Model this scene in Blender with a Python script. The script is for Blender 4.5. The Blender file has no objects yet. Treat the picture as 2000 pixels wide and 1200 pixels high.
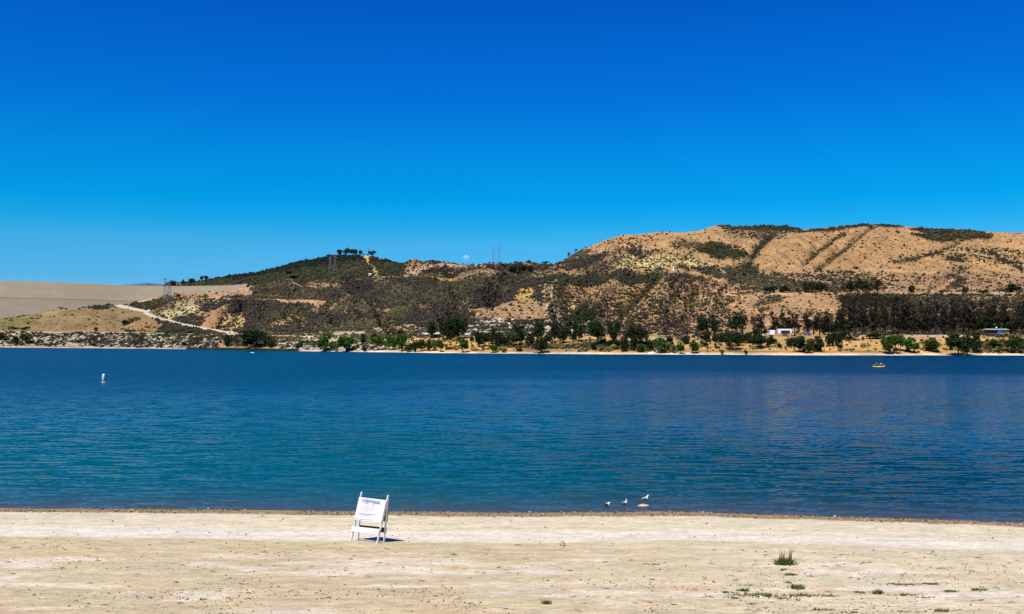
import bpy, bmesh, math, random
import numpy as np
from mathutils import Vector, Matrix

# ------------------------------------------------------------------ camera, sky, sun, exposure
sc = bpy.context.scene
col = sc.collection
W, H = 2000.0, 1200.0
F = 1944.0            # focal length in photo pixels
HZ = 660.0            # height of the horizon in the photo
HC = 6.3              # camera height above the water
cam_d = bpy.data.cameras.new("Camera")
cam = bpy.data.objects.new("Camera", cam_d)
col.objects.link(cam)
cam.location = (0, 0, HC)
cam.rotation_euler = (math.radians(90), 0, 0)
cam_d.sensor_width = 36.0
cam_d.lens = 36.0 * F / W
cam_d.shift_y = (HZ - H / 2) / W
cam_d.clip_start = 0.5
cam_d.clip_end = 30000
sc.camera = cam

SUN_EL, SUN_AZ = 60.0, 210.0      # azimuth clockwise from +Y (into the picture): behind the camera, left
se, sa = math.radians(SUN_EL), math.radians(SUN_AZ)
sun_dir = Vector((math.sin(sa) * math.cos(se), math.cos(sa) * math.cos(se), math.sin(se)))
sd = bpy.data.lights.new("Sun", 'SUN')
sd.energy = 4.8
sd.angle = math.radians(0.5)
sd.color = (1.0, 0.955, 0.88)
so = bpy.data.objects.new("Sun", sd)
so.rotation_euler = sun_dir.to_track_quat('Z', 'Y').to_euler()
col.objects.link(so)

world = bpy.data.worlds.new("World")
sc.world = world
world.use_nodes = True
wt = world.node_tree
wt.nodes.clear()
wo = wt.nodes.new('ShaderNodeOutputWorld')
bg = wt.nodes.new('ShaderNodeBackground')
bg.inputs['Strength'].default_value = 0.09
sky = wt.nodes.new('ShaderNodeTexSky')
sky.sky_type = 'NISHITA'
sky.sun_disc = False
sky.sun_elevation = se
sky.sun_rotation = sa
sky.altitude = 500
sky.air_density = 1.0
sky.dust_density = 0.3
sky.ozone_density = 3.0
# clear dry air seen through a polariser: the blue deepens with elevation
tc = wt.nodes.new('ShaderNodeTexCoord')
sx = wt.nodes.new('ShaderNodeSeparateXYZ')
wt.links.new(tc.outputs['Generated'], sx.inputs[0])
ramp = wt.nodes.new('ShaderNodeValToRGB')
wt.links.new(sx.outputs['Z'], ramp.inputs[0])
mul = wt.nodes.new('ShaderNodeMix')
mul.data_type = 'RGBA'
mul.blend_type = 'MULTIPLY'
mul.inputs['Factor'].default_value = 1.0
wt.links.new(sky.outputs[0], mul.inputs['A'])
wt.links.new(ramp.outputs[0], mul.inputs['B'])
wt.links.new(mul.outputs['Result'], bg.inputs['Color'])
wt.links.new(bg.outputs[0], wo.inputs[0])
SKY_STOPS = [(0.0, (0.2405, 0.648, 1.2121)),
    (0.0103, (0.2405, 0.648, 1.2121)),
    (0.0565, (0.1665, 0.5701, 0.9451)),
    (0.0922, (0.1181, 0.6058, 0.9429)),
    (0.1125, (0.0271, 0.5986, 0.9546)),
    (0.1326, (0.004, 0.5794, 0.9879)),
    (0.1821, (0.004, 0.5229, 1.0175)),
    (0.2303, (0.004, 0.4245, 1.0442)),
    (0.2768, (0.004, 0.3819, 1.0432)),
    (0.3215, (0.004, 0.3249, 1.0105)),
    (0.45, (0.01, 0.22, 0.85)),
    (1.0, (0.05, 0.25, 0.75)),
]
cr = ramp.color_ramp
while len(cr.elements) > 1:
    cr.elements.remove(cr.elements[-1])
cr.elements[0].position = SKY_STOPS[0][0]
cr.elements[0].color = (*SKY_STOPS[0][1], 1)
for p_, c_ in SKY_STOPS[1:]:
    e_ = cr.elements.new(p_)
    e_.color = (*c_, 1)

vs = sc.view_settings
vs.view_transform = 'Standard'
vs.look = 'None'
vs.exposure = 0.5
vs.gamma = 1.0
vs.use_curve_mapping = False
#ENDTOP

# ------------------------------------------------------------------ numpy helpers
RNG = np.random.default_rng(7)
random.seed(7)


def _hash(ix, iy, seed):
    n = (ix.astype(np.int64) * 374761393 + iy.astype(np.int64) * 668265263 + seed * 974634777) & 0xFFFFFFFF
    n = ((n ^ (n >> 13)) * 1274126177) & 0xFFFFFFFF
    n = (n ^ (n >> 16)) & 0xFFFFFFFF
    return n.astype(np.float64) / 4294967295.0


def vnoise(x, y, seed=0):
    x = np.asarray(x, float); y = np.asarray(y, float)
    ix = np.floor(x).astype(np.int64); iy = np.floor(y).astype(np.int64)
    fx = x - ix; fy = y - iy
    ux = fx * fx * (3 - 2 * fx); uy = fy * fy * (3 - 2 * fy)
    a = _hash(ix, iy, seed); b = _hash(ix + 1, iy, seed)
    c = _hash(ix, iy + 1, seed); d = _hash(ix + 1, iy + 1, seed)
    return (a + (b - a) * ux) * (1 - uy) + (c + (d - c) * ux) * uy


def fbm(x, y, seed=0, octv=4, gain=0.5):
    s = 0; a = 1; t = 0
    for i in range(octv):
        s = s + a * (vnoise(x * 2 ** i + 17.3 * i, y * 2 ** i - 9.1 * i, seed + i) * 2 - 1)
        t += a; a *= gain
    return s / t


def ridged(x, y, seed=0, octv=3):
    s = 0; a = 1; t = 0
    for i in range(octv):
        s = s + a * (1 - 2 * np.abs(vnoise(x * 2 ** i + 5.7 * i, y * 2 ** i + 3.3 * i, seed + i) * 2 - 1))
        t += a; a *= 0.5
    return s / t


def lin(c):
    c = np.asarray(c, float) / 255.0
    return np.where(c <= .04045, c / 12.92, ((c + .055) / 1.055) ** 2.4)


KEXP = 1.45      # sunlit albedo -> displayed linear value


def alb(r, g, b):
    return tuple(float(v) for v in np.minimum(lin((r, g, b)) / KEXP, 0.85))


def smooth(a, b, x):
    t = np.clip((x - a) / (b - a), 0, 1)
    return t * t * (3 - 2 * t)


# ------------------------------------------------------------------ object helpers
def tag(o, label=None, cat=None, group=None, kind=None):
    if label: o['label'] = label
    if cat: o['category'] = cat
    if group: o['group'] = group
    if kind: o['kind'] = kind
    return o


def mesh_np(name, V, Fc, mat=None, parent=None, colors=None, smooth_=False, k=None):
    """V (n,3); Fc (m,k) array of indices"""
    V = np.ascontiguousarray(V, dtype=np.float32)
    Fc = np.ascontiguousarray(Fc, dtype=np.int32)
    me = bpy.data.meshes.new(name)
    me.vertices.add(len(V)); me.vertices.foreach_set('co', V.ravel())
    m, k = Fc.shape
    me.loops.add(m * k); me.loops.foreach_set('vertex_index', Fc.ravel())
    me.polygons.add(m)
    me.polygons.foreach_set('loop_start', np.arange(0, m * k, k, dtype=np.int32))
    me.polygons.foreach_set('loop_total', np.full(m, k, dtype=np.int32))
    if smooth_:
        me.polygons.foreach_set('use_smooth', np.ones(m, dtype=bool))
    if colors is not None:
        ca = me.color_attributes.new('tone', 'FLOAT_COLOR', 'POINT')
        c4 = np.ones((len(V), 4), dtype=np.float32); c4[:, :3] = colors
        ca.data.foreach_set('color', c4.ravel())
    me.update(calc_edges=True)
    me.validate()
    if mat: me.materials.append(mat)
    o = bpy.data.objects.new(name, me)
    col.objects.link(o)
    if parent: o.parent = parent
    return o


def empty(name, loc, rz=0.0):
    o = bpy.data.objects.new(name, None)
    o.empty_display_size = 0.3
    col.objects.link(o)
    o.location = loc
    o.rotation_euler = (0, 0, rz)
    return o


class MB:
    """collects boxes, tubes, lofts and quads into ONE mesh"""
    def __init__(s): s.v = []; s.f = []

    def add(s, vs_, fs_):
        n = len(s.v); s.v += [tuple(v) for v in vs_]; s.f += [tuple(i + n for i in f) for f in fs_]
        return s

    def box(s, c, d, M=None, taper=1.0):
        x, y, z = d[0] / 2, d[1] / 2, d[2] / 2
        vs_ = []
        for k in (-1, 1):
            t = taper if k == 1 else 1
            for (a, b) in ((-1, -1), (1, -1), (1, 1), (-1, 1)):
                p = Vector((a * x * t, b * y * t, k * z))
                if M: p = M @ p
                vs_.append(p + Vector(c))
        return s.add(vs_, [(3, 2, 1, 0), (4, 5, 6, 7), (0, 1, 5, 4), (1, 2, 6, 5), (2, 3, 7, 6), (3, 0, 4, 7)])

    def beam(s, a, b, w, h, up=(0, 0, 1)):
        a = Vector(a); b = Vector(b); d = (b - a).normalized()
        u = Vector(up)
        sdir = d.cross(u)
        if sdir.length < 1e-4: sdir = d.cross(Vector((1, 0, 0)))
        sdir.normalize(); u = sdir.cross(d).normalized()
        vs_ = []
        for p in (a, b):
            for (i, j) in ((-1, -1), (1, -1), (1, 1), (-1, 1)):
                vs_.append(p + sdir * i * w / 2 + u * j * h / 2)
        return s.add(vs_, [(3, 2, 1, 0), (4, 5, 6, 7), (0, 1, 5, 4), (1, 2, 6, 5), (2, 3, 7, 6), (3, 0, 4, 7)])

    def tube(s, pts, rs, n=8):
        pts = [Vector(p) for p in pts]
        if not hasattr(rs, '__len__'): rs = [rs] * len(pts)
        vs_ = []; fs_ = []
        for i, p in enumerate(pts):
            d = (pts[min(i + 1, len(pts) - 1)] - pts[max(i - 1, 0)]).normalized()
            u = d.orthogonal().normalized() if abs(d.z) > .99 else d.cross(Vector((0, 0, 1))).normalized()
            w = d.cross(u).normalized()
            for k in range(n):
                a = 2 * math.pi * k / n
                vs_.append(p + (u * math.cos(a) + w * math.sin(a)) * rs[i])
        for i in range(len(pts) - 1):
            for k in range(n):
                k2 = (k + 1) % n
                fs_.append((i * n + k, i * n + k2, (i + 1) * n + k2, (i + 1) * n + k))
        fs_.append(tuple(reversed(range(n)))); fs_.append(tuple(range((len(pts) - 1) * n, len(pts) * n)))
        return s.add(vs_, fs_)

    def rings(s, rings, cap=True):
        """loft through equal-length rings of points"""
        n = len(rings[0]); vs_ = [p for r in rings for p in r]; fs_ = []
        for i in range(len(rings) - 1):
            for k in range(n):
                k2 = (k + 1) % n
                fs_.append((i * n + k, i * n + k2, (i + 1) * n + k2, (i + 1) * n + k))
        if cap:
            fs_.append(tuple(reversed(range(n)))); fs_.append(tuple(range((len(rings) - 1) * n, len(rings) * n)))
        return s.add(vs_, fs_)

    def build(s, name, mat, parent=None, smooth_=False, bevel=0):
        me = bpy.data.meshes.new(name)
        me.from_pydata([tuple(v) for v in s.v], [], s.f)
        bm = bmesh.new(); bm.from_mesh(me)
        bmesh.ops.recalc_face_normals(bm, faces=bm.faces)
        if bevel:
            bmesh.ops.bevel(bm, geom=bm.edges[:], offset=bevel, segments=2, affect='EDGES', clamp_overlap=True)
        if smooth_:
            for f in bm.faces: f.smooth = True
        bm.to_mesh(me); bm.free()
        me.materials.append(mat)
        o = bpy.data.objects.new(name, me); col.objects.link(o)
        if parent: o.parent = parent
        return o


def copy_tree(o, parent=None):
    c = o.copy(); col.objects.link(c); c.parent = parent
    for ch in list(o.children):
        copy_tree(ch, c)
    return c


# ------------------------------------------------------------------ materials
def nmat(name):
    m = bpy.data.materials.new(name); m.use_nodes = True
    nt = m.node_tree; b = nt.nodes['Principled BSDF']
    return m, nt, b


def N(nt, t, **kw):
    n = nt.nodes.new(t)
    for k, v in kw.items():
        if k.startswith('i_'):
            n.inputs[k[2:].replace('_', ' ')].default_value = v
        else:
            setattr(n, k, v)
    return n


def mixc(nt, fac, a, b, mode='MIX'):
    n = nt.nodes.new('ShaderNodeMix'); n.data_type = 'RGBA'; n.blend_type = mode
    for key, v in (('Factor', fac), ('A', a), ('B', b)):
        s_ = n.inputs[key] if key != 'Factor' else n.inputs[0]
        if hasattr(v, 'links') or isinstance(v, bpy.types.NodeSocket): nt.links.new(v, s_)
        elif key == 'Factor': s_.default_value = v
        else: s_.default_value = (*v, 1) if len(v) == 3 else v
    return n.outputs['Result']


def rampf(nt, src, p0, p1):
    n = N(nt, 'ShaderNodeMapRange'); n.interpolation_type = 'SMOOTHSTEP'
    nt.links.new(src, n.inputs['Value'])
    n.inputs['From Min'].default_value = p0; n.inputs['From Max'].default_value = p1
    return n.outputs['Result']


def simple(name, c, rough=0.6, var=0.15, scale=6.0, metal=0.0, bump=0.0, spec=0.5):
    m, nt, b = nmat(name)
    g = N(nt, 'ShaderNodeNewGeometry') if False else N(nt, 'ShaderNodeTexCoord')
    n = N(nt, 'ShaderNodeTexNoise', i_Scale=scale, i_Detail=5.0)
    nt.links.new(g.outputs['Object'], n.inputs['Vector'])
    d = tuple(v * (1 - var) for v in c); u = tuple(min(v * (1 + var), .9) for v in c)
    nt.links.new(mixc(nt, rampf(nt, n.outputs['Fac'], .35, .65), d, u), b.inputs['Base Color'])
    b.inputs['Roughness'].default_value = rough
    b.inputs['Metallic'].default_value = metal
    b.inputs['Specular IOR Level'].default_value = spec
    if bump:
        bp = N(nt, 'ShaderNodeBump', i_Distance=bump)
        nt.links.new(n.outputs['Fac'], bp.inputs['Height']); nt.links.new(bp.outputs[0], b.inputs['Normal'])
    return m


def toned(name, rough=0.95, fine=None, amt=0.25, translu=0.0, spec=0.1, hue=0.0):
    """colour from the mesh's tone attribute, broken up by world-space noise"""
    m, nt, b = nmat(name)
    at = N(nt, 'ShaderNodeAttribute', attribute_name='tone')
    c = at.outputs['Color']
    geo = N(nt, 'ShaderNodeNewGeometry')
    for sc_, am in (fine or []):
        n = N(nt, 'ShaderNodeTexNoise', i_Scale=sc_, i_Detail=6.0, i_Roughness=0.65)
        nt.links.new(geo.outputs['Position'], n.inputs['Vector'])
        v = rampf(nt, n.outputs['Fac'], .3, .7)
        mr = N(nt, 'ShaderNodeMapRange'); nt.links.new(v, mr.inputs['Value'])
        mr.inputs['To Min'].default_value = 1 - am; mr.inputs['To Max'].default_value = 1 + am * .6
        cx = N(nt, 'ShaderNodeVectorMath', operation='SCALE')
        nt.links.new(c, cx.inputs[0]); nt.links.new(mr.outputs[0], cx.inputs['Scale'])
        c = cx.outputs[0]
    nt.links.new(c, b.inputs['Base Color'])
    b.inputs['Roughness'].default_value = rough
    b.inputs['Specular IOR Level'].default_value = spec
    if translu:
        tr = N(nt, 'ShaderNodeBsdfTranslucent'); nt.links.new(c, tr.inputs[0])
        mx = N(nt, 'ShaderNodeMixShader'); mx.inputs[0].default_value = translu
        nt.links.new(b.outputs[0], mx.inputs[1]); nt.links.new(tr.outputs[0], mx.inputs[2])
        nt.links.new(mx.outputs[0], nt.nodes['Material Output'].inputs[0])
    return m


M_hill = toned('hill_soil', fine=[(0.9, .22), (0.25, .22), (0.06, .14)])
M_dam = toned('dam_rock', fine=[(0.45, .16), (0.05, .07)])
M_road = toned('dirt_road', fine=[(0.3, .12)])
M_bush = toned('scrub_leaves', rough=1.0, spec=0.02, fine=[(1.5, .3)])
M_rock = toned('pale_rock', rough=.95, fine=[(2.0, .2)])

# ------------------------------------------------------------------ terrain on the far shore
XS = [-500, 0, 150, 300, 450, 600, 750, 900, 1050, 1200, 1350, 1500, 1650, 1800, 2000, 2500]
yA = [678, 679, 680.2, 681.5, 683.5, 686.5, 688.5, 690.3, 691.5, 692.5, 693, 694, 694.5, 694.5, 694.5, 694.5]
yB = [645, 649, 650, 651.5, 654, 657, 657.5, 657.5, 657, 657.5, 657, 656.5, 656, 656, 656, 656]
dAB = [70, 70, 70, 70, 70, 65, 55, 50, 45, 45, 45, 45, 45, 45, 45, 45]
yC = [641, 644.5, 646, 648, 651, 651, 643, 640, 650, 650, 650, 652, 653, 653, 653, 653]
yD = [620, 623, 602, 590, 585, 583, 600, 607, 570, 565, 548, 573, 573, 573, 573, 573]
DD = [900, 930, 950, 900, 800, 780, 700, 640, 600, 640, 680, 600, 600, 600, 600, 600]
yF = [640, 625, 625, 581, 567, 545, 538, 539, 536, 531, 526, 533, 535, 535, 540, 540]
DF = [1000, 1000, 1000, 1000, 1050, 1080, 1080, 1050, 1000, 950, 950, 900, 900, 900, 900, 900]
dipF = [0, 0, 0, 12, 16, 16, 10, 6, 3, 0, 0, 0, 0, 0, 0, 0]
SKX = [-500, 300, 320, 340, 375, 420, 500, 575, 620, 655, 700, 730, 750, 772, 790, 800, 850, 880, 900, 925, 960, 1000, 1030,
       1055, 1080, 1095, 1130, 1180, 1210, 1250, 1300, 1360, 1393, 1450, 1500, 1540, 1570, 1620, 1660, 1690,
       1740, 1800, 1880, 1940, 2000, 2200, 2500]
SKY_ = [620, 610, 559, 551.5, 553, 543, 533, 512, 505, 498, 498.5, 501, 508, 515.5, 518, 515, 512.5, 516, 519, 519, 517, 514, 512,
        515, 517, 512, 493, 472, 462, 460.5, 459, 456, 443.5, 443, 441, 443, 449, 445, 440, 438,
        440, 448, 450, 457, 458, 452, 470]
DG_X = [-500, 780, 830, 1060, 1130, 2500]
DG_Y = [1700, 1700, 1340, 1320, 1480, 1500]

NC = 1340
cols = np.linspace(-480, 2480, NC)
# finer columns inside the frame
cols = np.concatenate([np.linspace(-480, -20, 120), np.linspace(-17, 2017, 1120), np.linspace(2020, 2480, 120)])
NC = len(cols)


def I(a, xs=XS): return np.interp(cols, xs, a)


def smooth1(a, w=21):
    k = np.hanning(w + 2)[1:-1]; k /= k.sum()
    p = np.pad(a, w // 2, mode='edge')
    return np.convolve(p, k, mode='valid')


wob = 1.0 * fbm(cols / 60, cols * 0, 91, 3)
A_y = smooth1(I(yA)) + wob * .35
A_D = HC * F / (A_y - HZ)
B_D = A_D + I(dAB)
z_of = lambda y, D: HC + (HZ - y) / F * D
B_z = z_of(I(yB), B_D)
C_D = B_D + 45
C_z = z_of(I(yC), C_D)
D_D = smooth1(I(DD), 41)
D_z = z_of(smooth1(I(yD), 31), D_D)
E_D = D_D + 40
E_z = D_z + 1
F_D = np.maximum(smooth1(I(DF), 41), E_D + 120)
F_z = z_of(smooth1(I(yF), 41), F_D)
F2_D = F_D + 110
F2_z = F_z - smooth1(I(dipF), 41)
G_D = np.interp(cols, DG_X, DG_Y)
sky_y = np.interp(cols, SKX, SKY_)
sky_y = smooth1(sky_y, 7)
G_z = z_of(sky_y, G_D)
H_D = G_D + 400
H_z = G_z - 110
kn_D = [A_D - 30, A_D, A_D + 3, B_D, C_D, D_D, E_D, F_D, F2_D, G_D, H_D]
kn_z = [A_D * 0 - 3.0, A_D * 0, A_D * 0 + .35, B_z, C_z, D_z, E_z, F_z, F2_z, G_z, H_z]
segs = [3, 2, 44, 22, 96, 10, 62, 18, 120, 10]
rows_D = []; rows_z = []; sidx = []
for i, n in enumerate(segs):
    for j in range(n):
        t = j / n
        tt = t
        rows_D.append(kn_D[i] * (1 - t) + kn_D[i + 1] * t)
        if i == 8: tt = t ** 0.85                      # convex upper slopes
        if i == 2: tt = t
        rows_z.append(kn_z[i] * (1 - tt) + kn_z[i + 1] * tt)
        sidx.append(i + t)
rows_D.append(kn_D[-1]); rows_z.append(kn_z[-1]); sidx.append(len(segs))
TD = np.array(rows_D); TZ = np.array(rows_z); SI = np.array(sidx)
NR = TD.shape[0]
# round the knots along each column
for _ in range(3):
    Z2 = TZ.copy()
    Z2[4:-1] = (TZ[3:-2] + TZ[4:-1] * 2 + TZ[5:]) / 4
    keep = np.abs(SI - 9) < .03
    Z2[keep] = TZ[keep]
    TZ = Z2
TX = (cols[None, :] - 1000) / F * TD
SIg = np.repeat(SI[:, None], NC, 1)
PX = np.repeat(cols[None, :], NR, 0)
PY0 = HZ - (TZ - HC) / TD * F          # projected height of the smooth terrain
# erosion: gullies running down the slopes
m_low = smooth(4.0, 4.25, SIg) * (1 - smooth(4.82, 4.98, SIg))
m_mid = smooth(6.1, 6.5, SIg) * (1 - smooth(6.85, 7.0, SIg) * .7)
m_up = smooth(8.0, 8.35, SIg) * (1 - smooth(8.72, 8.99, SIg))
m_bank = smooth(2.1, 2.5, SIg) * (1 - smooth(2.8, 2.99, SIg))
rightish = smooth(1000, 1200, PX)
field = smooth(430, 330, PX)
g1 = ridged((TX + TD * .35) / 70, TD / 260, 11, 4)
g2 = ridged((TX + TD * .55) / 135, TD / 420, 23, 4)
g3 = fbm(TX / 30, TD / 40, 31, 4)
bench_r = smooth(1430, 1500, PX)
dz = m_low * (g1 * 7.0 * (1 - field * .75) * (1 - bench_r * .65) + g3 * 1.2)
dz += m_mid * (g2 * 11 + g3 * 1.4) * (.12 + .88 * smooth(430, 620, PX))
dz += m_up * (g2 * (9 + 5 * rightish) + ridged((TX + TD * .6) / 45, TD / 200, 77, 3) * 3.0 + g3 * 1.2)
dz += m_bank * g3 * .7
dz += fbm(TX / 9, TD / 9, 41, 3) * .35 * smooth(2.0, 2.4, SIg)


def seg_dist(px, py, poly):
    """distance in photo pixels to a polyline"""
    d = np.full(px.shape, 1e9)
    for (x0, y0), (x1, y1) in zip(poly[:-1], poly[1:]):
        vx, vy = x1 - x0, y1 - y0
        t = np.clip(((px - x0) * vx + (py - y0) * vy) / (vx * vx + vy * vy + 1e-9), 0, 1)
        d = np.minimum(d, np.hypot(px - x0 - t * vx, py - y0 - t * vy))
    return d


def inside(px, py, poly):
    r = np.zeros(px.shape, bool); n = len(poly)
    for i in range(n):
        x0, y0 = poly[i]; x1, y1 = poly[(i + 1) % n]
        c = ((y0 > py) != (y1 > py)) & (px < (x1 - x0) * (py - y0) / (y1 - y0 + 1e-9) + x0)
        r ^= c
    return r


GULLIES = [  # polyline, half width px, depth m
    ([(1708, 440), (1665, 478), (1625, 508), (1592, 532)], 4.5, 7),
    ([(1652, 455), (1602, 490), (1570, 518)], 5, 6),
    ([(1510, 462), (1478, 488), (1462, 518), (1440, 530)], 9, 10),
    ([(1880, 470), (1850, 490), (1790, 505), (1745, 512)], 5, 5),
    ([(1930, 490), (1965, 512), (1998, 530)], 5, 5),
    ([(1290, 540), (1255, 575), (1215, 620)], 9, 7),
    ([(1150, 590), (1125, 620), (1105, 640)], 11, 7),
    ([(1300, 478), (1340, 500), (1400, 530)], 6, -5),
    ([(1800, 448), (1840, 480), (1900, 500), (1990, 520)], 14, -6),
    ([(1600, 450), (1560, 490), (1500, 525)], 14, -6),
    ([(630, 600), (650, 620), (655, 645)], 9, 5),
    ([(350, 583), (330, 610), (300, 628)], 10, -5),
    ([(460, 595), (430, 620), (415, 638)], 8, -4),
    ([(1875, 535), (1840, 552), (1820, 572)], 9, -5),
    ([(740, 545), (800, 580), (840, 630)], 14, -7),
    ([(700, 548), (735, 590), (750, 630)], 12, 8),
    ([(880, 545), (900, 580), (880, 620)], 13, 8),
    ([(960, 545), (930, 580), (900, 612)], 14, -8),
    ([(1020, 530), (985, 560), (960, 590)], 12, 8),
    ([(590, 560), (570, 585)], 12, 5),
    ([(660, 556), (680, 600), (690, 640)], 12, -6),
    ([(520, 590), (500, 640)], 9, 4), ([(560, 595), (545, 640)], 9, -4), ([(590, 600), (592, 642)], 8, 4), ([(475, 590), (455, 640)], 8, 4),
    ([(1160, 548), (1120, 575), (1105, 600)], 10, 6), ([(1090, 566), (1070, 620)], 14, -7),
    ([(1220, 545), (1190, 580), (1165, 630)], 12, -7), ([(1330, 545), (1300, 590), (1280, 640)], 14, -8),
    ([(1380, 545), (1350, 590), (1335, 640)], 9, 6), ([(1420, 560), (1395, 600), (1380, 640)], 10, -5),
    ([(1180, 478), (1150, 505), (1110, 530)], 12, 9), ([(1250, 470), (1215, 500), (1180, 530)], 12, -8),
    ([(1740, 445), (1700, 490), (1650, 530)], 14, -7), ([(1940, 460), (1930, 480), (1900, 495)], 9, 6),
]
for poly, w, dep in GULLIES:
    d = seg_dist(PX, PY0, poly)
    dz -= dep * np.exp(-(d / w) ** 2) * smooth(4.0, 4.2, SIg) * (SIg < 8.98) * (1.0 if dep > 0 else 1 - smooth(8.45, 8.85, SIg))
TZ = TZ + dz
TZ = np.where(SIg < 1, np.minimum(TZ, -0.2), TZ)
PYg = HZ - (TZ - HC) / TD * F
# what the camera sees: running minimum up each column
run = np.minimum.accumulate(PYg, axis=0)
VIS = PYg <= run + 1e-6


def col_index(px):
    return np.interp(px, cols, np.arange(NC))


def ground_at(px, py):
    """3-D point of the far terrain seen at photo pixel (px, py)"""
    ci = float(col_index(px)); c0 = int(min(max(round(ci), 0), NC - 1))
    r = run[:, c0]
    k = int(np.argmax(r <= py))
    if r[k] > py: k = int(np.argmin(r))
    k = max(k, 1)
    a, b = r[k - 1], r[k]
    t = 0 if a == b else (a - py) / (a - b)
    t = min(max(t, 0), 1)
    D = TD[k - 1, c0] * (1 - t) + TD[k, c0] * t
    Z = TZ[k - 1, c0] * (1 - t) + TZ[k, c0] * t
    return Vector(((px - 1000) / F * D, D, Z))


def crest_at(px, seg=9.0):
    c0 = int(round(float(col_index(px)))); k = int(np.argmin(np.abs(SI - seg)))
    return Vector(((px - 1000) / F * TD[k, c0], TD[k, c0], TZ[k, c0]))


# ---- ground cover map: colour of the soil/grass and how thick the scrub stands
tan = alb(194, 148, 102)
COL = np.zeros((NR, NC, 3)) + np.array(alb(170, 138, 100))
VEG = np.full((NR, NC), 0.55)
GRN = np.zeros((NR, NC))              # 0 grey-brown scrub, 1 green scrub
jnx = fbm(TX / 26, TD / 40, 51, 5, .62) * 26
jny = fbm(TX / 22, TD / 36, 61, 5, .62) * 9
hf = fbm(TX / 3.5, TD / 7, 66, 3)

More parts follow.
